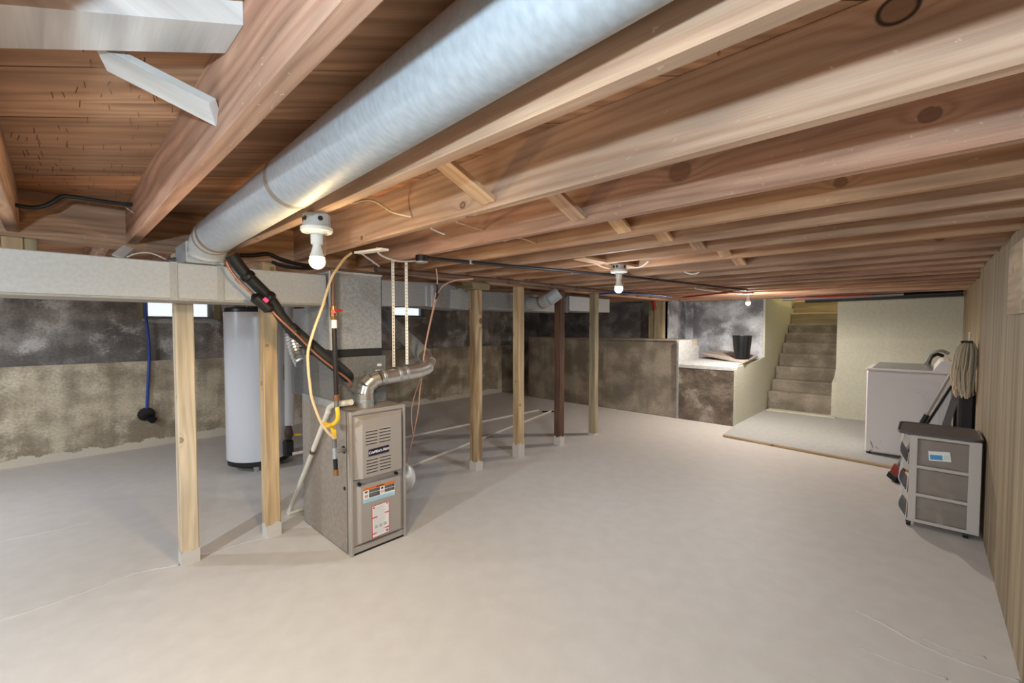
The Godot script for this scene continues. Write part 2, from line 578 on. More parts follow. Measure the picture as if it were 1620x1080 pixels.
	M.clear = clear
	var cfm := mat(Color(0.84, 0.84, 0.85, 0.7), 0.3)
	cfm.transparency = BaseMaterial3D.TRANSPARENCY_ALPHA
	M.clear_front = cfm
	M.bucket = mat(Color(0.055, 0.06, 0.07), 0.32)
	M.label = mat(Color(0.92, 0.91, 0.89), 0.5)
	M.navy = mat(Color(0.07, 0.07, 0.20), 0.35)
	M.navy_dark = mat(Color(0.05, 0.055, 0.08), 0.35)
	M.mop = mat(Color(0.80, 0.73, 0.63), 0.9)
	M.stick = mat(Color(0.62, 0.58, 0.55), 0.4)
	M.strap = mat(Color.WHITE, 0.45, 0.6, strap_image(), Vector3(1, 1, 1))
	M.pulp = mat(Color(0.86, 0.85, 0.83), 0.9)
	var glass := mat(Color(0.88, 0.93, 0.93, 0.12), 0.05)
	glass.transparency = BaseMaterial3D.TRANSPARENCY_ALPHA
	M.glass = glass
	M.frame = mat(Color(0.60, 0.62, 0.64), 0.5)

func streak_image() -> ImageTexture:
	# vinyl panelling printed with upright wood grain: u along the wall, v up
	var w := 1024
	var h := 128
	var im := Image.create(w, h, false, Image.FORMAT_RGB8)
	var n1 := noise(201, 4)
	var n2 := noise(202, 3)
	for y in h:
		for x in w:
			var u := 2.5 * x / w
			var v := 2.4 * y / h
			var a := n1.get_noise_2d(u * 9.0, v * 0.25)
			var b := n2.get_noise_2d(u * 70.0, v * 0.9)
			var t := clampf(0.5 + 0.75 * a + 0.45 * b, 0.0, 1.0)
			im.set_pixel(x, y, Color(0.47, 0.395, 0.30).lerp(Color(0.70, 0.625, 0.50), t))
	return as_texture(im)

func strap_image() -> ImageTexture:
	var im := Image.create(32, 64, false, Image.FORMAT_RGB8)
	im.fill(Color(0.82, 0.80, 0.77))
	for y in 64:
		for x in 32:
			if Vector2((x - 16) / 5.0, (y - 32) / 10.0).length() < 1.0:
				im.set_pixel(x, y, Color(0.08, 0.08, 0.08))
	return as_texture(im)

# ---------------------------------------------------------------- the room
# a wall slab in the plane x = at (or z = at), with its texture laid once along it
func wall_x(parent: Node, called: String, x0: float, x1: float, y0: float, y1: float, z0: float, z1: float, m: Material, uorg: float, vtop: float):
	var st := tool()
	for f in [[x1, 1.0], [x0, -1.0]]:
		quad(st, Vector3(f[0], y0, z0), Vector3(f[0], y0, z1), Vector3(f[0], y1, z1), Vector3(f[0], y1, z0), Vector3(f[1], 0, 0),
			Vector2(uorg - z0, vtop - y0), Vector2(uorg - z1, vtop - y0), Vector2(uorg - z1, vtop - y1), Vector2(uorg - z0, vtop - y1))
	for f in [[y1, 1.0], [y0, -1.0]]:
		quad(st, Vector3(x0, f[0], z0), Vector3(x0, f[0], z1), Vector3(x1, f[0], z1), Vector3(x1, f[0], z0), Vector3(0, f[1], 0),
			Vector2(uorg - z0, vtop - f[0]), Vector2(uorg - z1, vtop - f[0]), Vector2(uorg - z1, vtop - f[0] + 0.1), Vector2(uorg - z0, vtop - f[0] + 0.1))
	for f in [[z1, 1.0], [z0, -1.0]]:
		quad(st, Vector3(x0, y0, f[0]), Vector3(x1, y0, f[0]), Vector3(x1, y1, f[0]), Vector3(x0, y1, f[0]), Vector3(0, 0, f[1]),
			Vector2(uorg - f[0], vtop - y0), Vector2(uorg - f[0] + 0.1, vtop - y0), Vector2(uorg - f[0] + 0.1, vtop - y1), Vector2(uorg - f[0], vtop - y1))
	return put(called, st, m, parent)

func ridge(parent: Node, pts: Array, wide: float, high: float):
	# a low trowelled ridge on the painted slab
	var st := tool()
	var p := bend(pts, 8)
	for i in p.size() - 1:
		var a: Vector3 = p[i]
		var b: Vector3 = p[i + 1]
		var s := (b - a).cross(Vector3.UP).normalized() * wide
		var ha := high * (0.6 + 0.4 * sin(i * 1.7)) * (0.0 if i == 0 else 1.0)
		var hb := high * (0.6 + 0.4 * sin((i + 1) * 1.7)) * (0.0 if i == p.size() - 2 else 1.0)
		var ta := a + Vector3.UP * ha
		var tb := b + Vector3.UP * hb
		quad(st, a + s, b + s, tb, ta, (s.normalized() * 0.3 + Vector3.UP).normalized())
		quad(st, a - s, b - s, tb, ta, (-s.normalized() * 0.3 + Vector3.UP).normalized())
	put("trowel_ridge", st, M.floor, parent)

func build_shell():
	var f := struct("floor", "pale painted concrete floor with trowel ridges", "floor")
	var st := tool()
	span(st, Vector3(-7.0, -0.2, -11.2), Vector3(0.8, 0.0, 3.6), 0.0)
	put("slab", st, M.floor, f)
	ridge(f, [hy(-40, 994, 0), hy(60, 962, 0), hy(150, 930, 0), hy(215, 906, 0), hy(285, 893, 0)], 0.012, 0.005)
	ridge(f, [hy(318, 884, 0), hy(360, 866, 0), hy(410, 852, 0)], 0.012, 0.005)
	ridge(f, [hy(-30, 862, 0), hy(70, 842, 0), hy(150, 824, 0)], 0.010, 0.004)
	ridge(f, [hy(1352, 964, 0), hy(1395, 985, 0), hy(1450, 1016, 0), hy(1520, 1046, 0), hy(1615, 1078, 0)], 0.010, 0.005)
	ridge(f, [hy(1462, 1010, 0), hy(1500, 1026, 0), hy(1560, 1040, 0)], 0.008, 0.004)
	ridge(f, [hy(1360, 1024, 0), hy(1420, 1048, 0), hy(1500, 1074, 0)], 0.008, 0.004)
	# the long foundation wall behind the furnace, stepped out below
	var wl := struct("wall_left", "stained concrete foundation wall with a ledge behind the furnace", "wall")
	wall_x(wl, "lower_wall", -6.75, -6.5, 0.0, 1.0, -7.35, 3.4, M.wall_lower, 3.4, 1.0)
	var ux := -6.545
	wall_x(wl, "upper_wall", -6.75, ux, 1.0, 1.47, -7.35, 3.4, M.wall_upper, 3.4, 2.1)
	wall_x(wl, "upper_wall", -6.75, ux, 1.47, 2.1, -0.72, 3.4, M.wall_upper, 3.4, 2.1)
	wall_x(wl, "upper_wall", -6.75, ux, 1.47, 2.1, -3.96, -1.40, M.wall_upper, 3.4, 2.1)
	wall_x(wl, "upper_wall", -6.75, ux, 1.47, 2.1, -7.35, -4.62, M.wall_upper, 3.4, 2.1)
	wall_x(wl, "lintel", -6.75, ux, 1.80, 2.1, -1.40, -0.72, M.wall_upper, 3.4, 2.1)
	wall_x(wl, "lintel", -6.75, ux, 1.80, 2.1, -4.62, -3.96, M.wall_upper, 3.4, 2.1)
	wall_x(wl, "sill_course", -6.75, ux, 1.47, 1.545, -4.62, -3.96, M.wall_upper, 3.4, 2.1)
	window("window_1", -0.72, -1.40, 1.47, 1.80, ux)
	window("window_2", -3.96, -4.62, 1.545, 1.80, ux)
	# behind the camera
	var wb := struct("wall_back", "concrete wall at the near end of the basement", "wall")
	st = tool()
	span(st, Vector3(-6.75, 0, 3.2), Vector3(0.8, 2.1, 3.45), 0.0)
	put("wall_face", st, M.bench, wb)
	# the panelled wall beside the camera
	var wr := struct("wall_right", "wood-grain panelled partition beside the laundry corner", "wall")
	for p in [[0.31, -5.0, -3.78], [0.31, -3.777, -2.56], [0.31, -2.557, -1.34], [0.31, -1.337, -0.12], [0.31, -0.117, 1.10], [0.31, 1.103, 3.2], [0.362, -6.22, -4.99], [0.362, -8.2, -6.223]]:
		wall_x(wr, "panel", p[0] + 0.006, p[0], 0.0, 1.86, p[1], p[2], M.panel, 3.4 + p[1] * 0.0, 2.1)
	st = tool()
	span(st, Vector3(0.37, 0, -8.3), Vector3(0.62, 2.1, 3.45), 0.0)
	put("wall_core", st, M.bench, wr)
	st = tool()
	span(st, Vector3(0.317, 0, -4.995), Vector3(0.37, 1.86, 3.2), 0.0)
	put("wall_core", st, M.bench, wr)
	var tr := struct("trim_1", "pale wooden block fixed to the panelled wall", "trim")
	st = tool()
	span(st, Vector3(0.285, 1.455, -3.15), Vector3(0.31, 1.765, -2.75), 0.002, Vector2(0.3, 0.1))
	put("board", st, M.spf, tr)

func window(called: String, za: float, zb: float, ya: float, yb: float, face: float):
	var w := struct(called, "small hopper window with a grey frame high in the foundation wall" if called == "window_1" else "small window in the foundation wall behind the perforated straps", "window")
	var x := face - 0.10
	var st := tool()
	for s in [[za, za - 0.045], [zb + 0.045, zb]]:
		span(st, Vector3(x - 0.03, ya, s[0]), Vector3(x + 0.02, yb, s[1]), 0.003)
	put("jamb", st, M.frame, w)
	st = tool()
	span(st, Vector3(x - 0.03, ya, za), Vector3(x + 0.03, ya + 0.05, zb), 0.003)
	span(st, Vector3(x - 0.03, yb - 0.04, za), Vector3(x + 0.02, yb, zb), 0.003)
	put("rail", st, M.frame, w)
	st = tool()
	span(st, Vector3(x - 0.012, ya + 0.05, za - 0.045), Vector3(x - 0.006, yb - 0.04, zb + 0.045), 0.0)
	put("pane", st, M.glass, w)
	st = tool()
	span(st, Vector3(x + 0.03, ya - 0.005, za + 0.02), Vector3(face + 0.015, ya + 0.015, zb - 0.03), 0.004)
	put("window_sill", st, M.grey_lime, w)

func build_ceiling():
	var c := struct("ceiling", "diagonal board subfloor seen between the joists", "ceiling")
	var st := tool()
	span(st, Vector3(-6.75, JT + 0.026, -8.2), Vector3(0.8, JT + 0.2, 3.45), 0.0)
	put("floor_deck", st, M.plank, c)
	var dir := Vector3(1, 0, -1).normalized()
	var per := Vector3(1, 0, 1).normalized()
	var region := PackedVector2Array([Vector2(-6.5, 3.2), Vector2(0.4, 3.2), Vector2(0.4, -8.15), Vector2(-6.5, -8.15)])
	var k := 0
	for i in range(-36, 16):
		var w0 := -1.134 + i * 0.267
		var w1 := w0 + 0.2635
		var strip := PackedVector2Array()
		for q in [[-14.0, w0], [14.0, w0], [14.0, w1], [-14.0, w1]]:
			var p: Vector3 = dir * q[0] + per * q[1]
			strip.append(Vector2(p.x, p.z))
		for poly in Geometry2D.intersect_polygons(strip, region):
			st = tool()
			# polygon in plank axes, so that the grain runs along the board
			var own := PackedVector2Array()
			for p in poly:
				own.append(Vector2(Vector3(p.x, 0, p.y).dot(dir), Vector3(p.x, 0, p.y).dot(per)))
			slab(st, own, Vector3(0, JT + 0.001 * (i % 3), 0), dir, per, -0.024, 1.0, Vector2(i * 0.37, i * 0.29))
			var m: Material = [M.plank, M.plank_b, M.plank_c, M.plank, M.plank_b][posmod(i * 7, 5)]
			put("plank", st, m, c)
			k += 1
	st = tool()
	for i in 90:
		var p := Vector3(rng.randf_range(-2.95, -1.35), JT, rng.randf_range(-0.26, 0.08))
		var q := p + Vector3(rng.randf_range(-0.012, 0.004), -rng.randf_range(0.010, 0.022), rng.randf_range(-0.006, 0.006))
		tube(st, [p, q], 0.0011, 4)
	for i in 70:
		var p := Vector3(rng.randf_range(-2.6, 0.2), JT, rng.randf_range(-1.10, -0.78))
		tube(st, [p, p + Vector3(0.003, -rng.randf_range(0.008, 0.018), 0.0)], 0.0011, 4)
	var nails := put("nail_tips", st, mat(Color(0.55, 0.42, 0.32), 0.5, 0.3), c)
	nails.set_meta("kind", "stuff")
	# joists: far face of each
	O = Vector3.ZERO
	var zs := [0.52, 0.10, -0.32, -0.746, -1.17, -1.614, -1.981, -2.343, -2.713, -3.093, -3.59, -3.98, -4.36, -4.78, -5.18, -5.58, -5.98, -6.38, -6.78, -7.18, -7.58, -7.98]
	for i in zs.size():
		var z: float = zs[i]
		var m: Material = [M.joist_a, M.joist_a, M.joist_c, M.joist_a, M.joist_b, M.joist_c, M.joist_e, M.joist_a, M.joist_f, M.joist_e, M.joist_d][i] if i < 11 else [M.joist_d, M.joist_c, M.joist_a][i % 3]
		var lab := "brown sawn ceiling joist running from the beam to the panelled wall"
		if i == 1: lab = "ceiling joist by the end of the white board, where the black cable starts"
		if i == 8: lab = "ceiling joist next to the cool lampholder before the posts"
		if i == 2: lab = "pinkish ceiling joist with a broad side, holding one end of the white brace"
		if i == 3: lab = "ceiling joist behind the big round duct, carrying the warm bare bulb"
		if i == 4: lab = "pale ceiling joist with dark ringed knots beside the warm bare bulb"
		if i == 5: lab = "reddish ceiling joist with one large oval knot"
		var jb := JB + rng.randf_range(-0.004, 0.004)
		if i in [2, 3, 4, 5, 6]: jb = JB
		st = tool()
		var off := Vector2(3.2, 0.105 + (JT - JB) * 0.5 - 0.1035)
		if i > 5: off.x += i * 0.83
		box(st, Vector3((-3.1 + 0.37) * 0.5, (jb + JT) * 0.5, z + 0.022), Vector3(3.47, JT - jb, 0.044), Basis.IDENTITY, 0.003, Vector2(1.835 + (off.x - 3.2), -0.5965), 0)
		single("ceiling_joist", st, m, lab, "joist", "ceiling joists")
	# the other half of the floor, beyond the beam
	for i in range(0, zs.size(), 1):
		var z: float = zs[i] + 0.09
		if z < -7.3: continue
		st = tool()
		span(st, Vector3(-6.5, JB, z), Vector3(-3.225, JT, z + 0.044), 0.003, Vector2(i * 0.7, 0.1), 0)
		single("ceiling_joist", st, [M.joist_c, M.joist_a, M.joist_d][i % 3], "ceiling joist beyond the beam, over the water heater side", "joist", "joists beyond the beam")
	# the beam the joists butt against
	st = tool()
	span(st, Vector3(-3.22, 1.82, -7.2), Vector3(-3.102, JT, 3.15), 0.004, Vector2(0.4, 0.05), 2)
	single("timber_beam", st, M.joist_f, "long timber beam carried by the row of posts", "beam")
	# bridging between the joists
	bridging()

func bridging():
	var rows := [[-1.18, 3, 4], [-1.085, 4, 5], [-1.07, 5, 6], [-1.02, 6, 7], [-0.98, 7, 8], [-0.95, 8, 9], [-1.0, 9, 10]]
	var zs := [0.52, 0.10, -0.32, -0.746, -1.17, -1.614, -1.981, -2.343, -2.713, -3.093, -3.59]
	var n := 0
	for r in rows:
		var zn: float = zs[r[1]]
		var zf: float = zs[r[2]] + 0.044
		O = Vector3(r[0], JB, zf)
		var st := tool()
		board(st, Vector3(r[0], JB + 0.022, zf + 0.006), Vector3(r[0] - 0.02, JT - 0.02, zn - 0.006), Vector3.RIGHT, 0.075, 0.02, 0.002, Vector2(n * 0.4, n * 0.11))
		var lab := "short bridging board slanting between two ceiling joists"
		single("bridging_board", st, [M.plank_pale, M.joist_a, M.plank_pale][n % 3], lab, "brace", "bridging boards")
		n += 1
	# the painted brace near the camera
	O = Vector3(-1.2, 1.89, -0.28)
	var st := tool()
	board(st, Vector3(-1.205, 1.895, -0.272), Vector3(-1.375, 2.018, -0.095), Vector3(1, 0.35, 0.2), 0.062, 0.024, 0.002)
	single("white_brace", st, M.white_wood, "white painted brace slanting up from the pinkish joist", "brace")
	# thick white board laid across between joists
	O = Vector3(-1.1, 1.97, -0.1)
	st = tool()
	slab(st, PackedVector2Array([Vector2(-1.494, 0.098), Vector2(-1.13, -0.275), Vector2(-1.0, -0.275), Vector2(-1.30, 0.098)]), Vector3(0, 2.0, 0), Vector3(1, 0, 0), Vector3(0, 0, 1), -0.046)
	single("white_board", st, M.white_wood, "thick white painted board under the subfloor near the white brace", "board")

func build_bench_and_stair():
	var wf := struct("wall_far", "concrete bench wall with the painted alcove and stair opening", "wall")
	var st := tool()
	span(st, Vector3(-5.72, 0, -7.3), Vector3(-2.715, 1.17, -6.5), 0.01)
	put("bench", st, M.bench, wf)
	st = tool()
	span(st, Vector3(-5.72, 1.17, -7.3), Vector3(-2.715, 1.192, -6.492), 0.008)
	put("bench_cap", st, M.bench, wf)
	st = tool()
	slab(st, PackedVector2Array([Vector2(-7.3, 0), Vector2(-6.49, 0), Vector2(-6.485, 1.15), Vector2(-6.52, 1.19), Vector2(-7.0, 1.19), Vector2(-7.02, 1.10), Vector2(-7.3, 1.08)]), Vector3(-2.715, 0, 0), Vector3(0, 0, 1), Vector3(0, 1, 0), -0.03)
	put("bench_end", st, M.grey_lime, wf)
	# upper wall behind the bench with a light opening
	for b in [[-6.75, -5.50, 0.0, 2.1], [-5.50, -5.12, 0.0, 1.70], [-5.12, -3.2, 0.0, 2.1]]:
		st = tool()
		span(st, Vector3(b[0], b[2], -7.55), Vector3(b[1], b[3], -7.25), 0.0)
		put("upper_wall", st, M.pale_dark, wf)
	var w3 := struct("window_3", "small bright window behind the end of the rectangular duct", "window")
	st = tool()
	span(st, Vector3(-5.49, 1.70, -7.42), Vector3(-5.46, 2.04, -7.36), 0.002)
	span(st, Vector3(-5.16, 1.70, -7.42), Vector3(-5.13, 2.04, -7.36), 0.002)
	put("jamb", st, M.frame, w3)
	st = tool()
	span(st, Vector3(-5.46, 1.70, -7.40), Vector3(-5.16, 2.06, -7.394), 0.0)
	put("pane", st, M.glass, w3)
	# painted alcove
	st = tool()
	span(st, Vector3(-3.35, 0, -8.1), Vector3(-3.17, 2.1, -7.25), 0.004)
	put("alcove_side", st, M.pale_paint, wf)
	st = tool()
	span(st, Vector3(-3.35, 0, -8.2), Vector3(-1.905, 2.1, -7.95), 0.004)
	put("alcove_wall", st, M.pale_paint, wf)
	# the lower block under the alcove
	var prof := PackedVector2Array([Vector2(-7.95, 0), Vector2(-6.5, 0), Vector2(-6.495, 0.79), Vector2(-6.51, 0.815), Vector2(-6.60, 0.845), Vector2(-6.85, 0.86), Vector2(-7.95, 0.87)])
	st = tool()
	slab(st, prof, Vector3(-2.715, 0, 0), Vector3(0, 0, 1), Vector3(0, 1, 0), -0.81)
	put("block", st, M.rough_concrete, wf)
	st = tool()
	slab(st, PackedVector2Array([Vector2(-6.492, 0.78), Vector2(-6.505, 0.825), Vector2(-6.60, 0.855), Vector2(-6.85, 0.87), Vector2(-7.95, 0.88), Vector2(-7.95, 0.865), Vector2(-6.85, 0.855), Vector2(-6.60, 0.835), Vector2(-6.515, 0.80)]), Vector3(-2.69, 0, 0), Vector3(0, 0, 1), Vector3(0, 1, 0), -0.80)
	put("block_top", st, M.grey_lime, wf)
	st = tool()
	slab(st, PackedVector2Array([Vector2(-10.6, 0), Vector2(-6.485, 0), Vector2(-6.488, 0.80), Vector2(-6.54, 0.835), Vector2(-6.85, 0.85), Vector2(-7.45, 0.86), Vector2(-7.945, 0.90), Vector2(-7.94, 1.86), Vector2(-8.3, 1.86), Vector2(-8.32, 1.84), Vector2(-8.9, 1.80), Vector2(-10.6, 1.72)]), Vector3(-1.905, 0, 0), Vector3(0, 0, 1), Vector3(0, 1, 0), -0.03)
	put("stair_side", st, M.cream, wf)
	st = tool()
	span(st, Vector3(-2.1, 0, -10.6), Vector3(-1.905, 3.4, -8.2), 0.0)
	put("stairwell_wall", st, M.cream_plain, wf)
	# wall right of the stair
	st = tool()
	span(st, Vector3(-0.95, 0, -8.3), Vector3(0.62, 1.865, -8.08), 0.006)
	put("cream_wall", st, M.cream, wf)
	st = tool()
	span(st, Vector3(-0.95, 1.865, -8.3), Vector3(0.62, 3.4, -8.19), 0.0)
	put("stairwell_wall", st, M.cream_plain, wf)
	st = tool()
	span(st, Vector3(-0.95, 0, -10.6), Vector3(-0.8, 3.4, -8.3), 0.0)
	put("stairwell_wall", st, M.cream_plain, wf)
	st = tool()
	span(st, Vector3(-2.1, 0, -10.8), Vector3(-0.8, 3.4, -10.6), 0.0)
	put("stairwell_end", st, M.cream_plain, wf)
	st = tool()
	span(st, Vector3(-2.1, 3.4, -10.8), Vector3(0.62, 3.5, -8.15), 0.0)
	put("stairwell_top", st, M.cream_plain, wf)
	st = tool()
	span(st, Vector3(-2.1, JT + 0.02, -8.22), Vector3(-0.8, 3.5, -8.15), 0.0)
	put("stairwell_wall", st, M.cream_plain, wf)
	st = tool()
	slab(st, PackedVector2Array([Vector2(-10.6, 0.0), Vector2(-8.09, 0.0), Vector2(-8.12, 0.55), Vector2(-8.32, 0.60), Vector2(-10.6, 2.2)]), Vector3(-1.0, 0, 0), Vector3(0, 0, 1), Vector3(0, 1, 0), -0.06)
	put("stair_curb", st, M.cream, wf)
	# steps
	var s := struct("stairs", "worn concrete stair with two wooden steps at its head", "stairs")
	s.set_meta("kind", "structure")
	var tops := [0.326, 0.502, 0.71, 0.917, 1.10, 1.276, 1.445]
	for i in 7:
		st = tool()
		var z := -8.15 - i * 0.235
		box(st, Vector3(-1.40 + rng.randf_range(-0.004, 0.004), tops[i] * 0.5, z - 0.45), Vector3(0.93, tops[i], 0.9), Basis.IDENTITY, 0.018)
		put("step", st, M.stair, s)
	for i in 2:
		st = tool()
		var z := -8.15 - (7 + i) * 0.235
		span(st, Vector3(-1.87, 1.44, z - 0.28), Vector3(-0.94, [1.62, 1.86][i], z), 0.004)
		put("riser", st, M.treated, s)
		st = tool()
		span(st, Vector3(-1.87, [1.62, 1.86][i], z - 0.30), Vector3(-0.94, [1.655, 1.895][i], z + 0.025), 0.006)
		put("tread", st, M.spf_gold, s)
	st = tool()
	span(st, Vector3(-1.84, 0, -8.4), Vector3(-0.93, 0.045, -7.98), 0.008)
	put("threshold", st, M.cream, s)
	# raised slab of the laundry corner
	var pf := struct("platform", "thin grey raised slab under the washer and stair", "platform")
	st = tool()
	slab(st, PackedVector2Array([Vector2(-1.82, -5.82), Vector2(0.30, -5.60), Vector2(0.30, -8.1), Vector2(-1.88, -8.1), Vector2(-1.88, -6.5)]), Vector3.ZERO, Vector3(1, 0, 0), Vector3(0, 0, 1), -0.028)
	put("slab", st, M.platform, pf)
	st = tool()
	board(st, Vector3(-1.82, 0.013, -5.808), Vector3(0.30, 0.013, -5.588), Vector3.UP, 0.026, 0.02, 0.003)
	put("edge_strip", st, M.spf_gold, pf)
	# bucket on its board
	O = Vector3(-2.3, 0.9, -7.3)
	st = tool()
	var pa := Vector3(-2.68, 0.955, -7.32)
	var pb := Vector3(-1.86, 0.885, -6.80)
	var pc := Vector3(-1.885, 0.935, -7.60)
	var pd := pa + pc - pb + Vector3(0.12, -0.0, 0.0)
	var n := (pb - pa).cross(pc - pa).normalized()
	if n.y < 0: n = -n
	var ax := (pb - pa).normalized()
	var ay := n.cross(ax) * -1.0
	var poly := PackedVector2Array()
	for p in [pa, pb, pc, pd]:
		poly.append(Vector2((p - pa).dot(ax), (p - pa).dot(ay)))
	slab(st, poly, pa, ax, ay, -0.022 if ax.cross(ay).y > 0 else 0.022)
	single("shelf_board", st, M.paper_wood, "loose board lying on the block in the alcove under the dark bin", "board")
	var bk := thing("waste_bin", "dark tapered waste bin on the board in the alcove", "bin", Vector3(-1.985, 0.925, -7.12))
	st = tool()
	lathe(st, [Vector2(0, 0), Vector2(0.100, 0), Vector2(0.103, 0.006), Vector2(0.132, 0.325), Vector2(0.138, 0.330), Vector2(0.138, 0.337), Vector2(0.130, 0.337), Vector2(0.099, 0.012), Vector2(0, 0.012)], upright(O), 32)
	put("body", st, M.bucket, bk)

func post(at: Vector3, top: float, m: Material, label: String, bev := 0.006) -> Node3D:
	var o := thing("support_post", label, "post", at, "support posts under the beam")
	var st := tool()
	span(st, at + Vector3(-0.0445, 0.0, -0.0445), Vector3(at.x + 0.0445, top, at.z + 0.0445), bev, Vector2(at.z * 0.63, at.z * 0.41), 1)
	put("shaft", st, m, o)
	return o

func post_foot(o: Node3D, high: float):
	# floor paint brushed up the foot of the post
	var st := tool()
	var p: Vector3 = o.position
	var r := 0.0458
	var pts := PackedVector2Array()
	for face in 4:
		var a: Vector3 = [Vector3(1, 0, 0), Vector3(0, 0, 1), Vector3(-1, 0, 0), Vector3(0, 0, -1)][face]
		var b := Vector3.UP.cross(a)
		var prev := high * 0.8
		for k in 6:
			var nx := high * (0.9 + 0.1 * sin(k * 1.3 + face + p.z * 9.0))
			var x0 := lerpf(-r, r, k / 6.0)
			var x1 := lerpf(-r, r, (k + 1) / 6.0)
			quad(st, p + a * r + b * x0, p + a * r + b * x1, p + a * r + b * x1 + Vector3.UP * nx, p + a * r + b * x0 + Vector3.UP * prev, a)
			prev = nx
	put("painted_foot", st, M.floor_paint, o)

func build_posts():
	var p1 := post(Vector3(-3.155, 0, -0.522), 1.82, M.spf, "new pale timber post standing nearest the big round duct, with a ring knot")
	post_foot(p1, 0.085)
	var p2 := post(Vector3(-3.155, 0, -0.975), 1.82, M.spf_gold, "golden timber post with a dark knot at its head, in front of the water heater")
	post_foot(p2, 0.10)
	var p3 := post(Vector3(-3.155, 0, -2.815), 1.752, M.post_old, "old peeling timber post with a wider cap block on its head")
	post_foot(p3, 0.10)
	var st := tool()
	span(st, Vector3(-3.235, 1.752, -2.93), Vector3(-3.075, 1.82, -2.71), 0.006, Vector2(0.2, 0.3))
	put("cap_block", st, M.treated_dark, p3)
	var p4 := post(Vector3(-3.145, 0, -3.415), 1.82, M.spf_gold, "knotty timber post between the peeling post and the dark brown post")
	post_foot(p4, 0.16)
	var p5 := post(Vector3(-3.12, 0, -4.10), 1.82, M.post_dark, "dark brown stained timber post beside the silver elbow duct")
	post_foot(p5, 0.11)
	var p6 := post(Vector3(-3.09, 0, -4.79), 1.82, M.treated, "greenish timber post standing in front of the concrete bench")
	post_foot(p6, 0.02)
	# paired uprights on the bench
	O = Vector3(-3.44, 1.192, -7.2)
	st = tool()
	span(st, Vector3(-3.505, 1.192, -7.245), Vector3(-3.40, 1.92, -7.16), 0.004, Vector2(0.2, 0.2), 1)
	single("bench_upright", st, M.treated_dark, "short greenish upright on the bench carrying the red hose", "post", "uprights on the bench")
	O = Vector3(-3.30, 1.192, -7.2)
	st = tool()
	span(st, Vector3(-3.395, 1.192, -7.245), Vector3(-3.235, 1.92, -7.15), 0.004, Vector2(0.7, 0.4), 1)
	single("bench_upright", st, M.treated, "wide short greenish upright on the bench beside the whitewashed alcove", "post", "uprights on the bench")

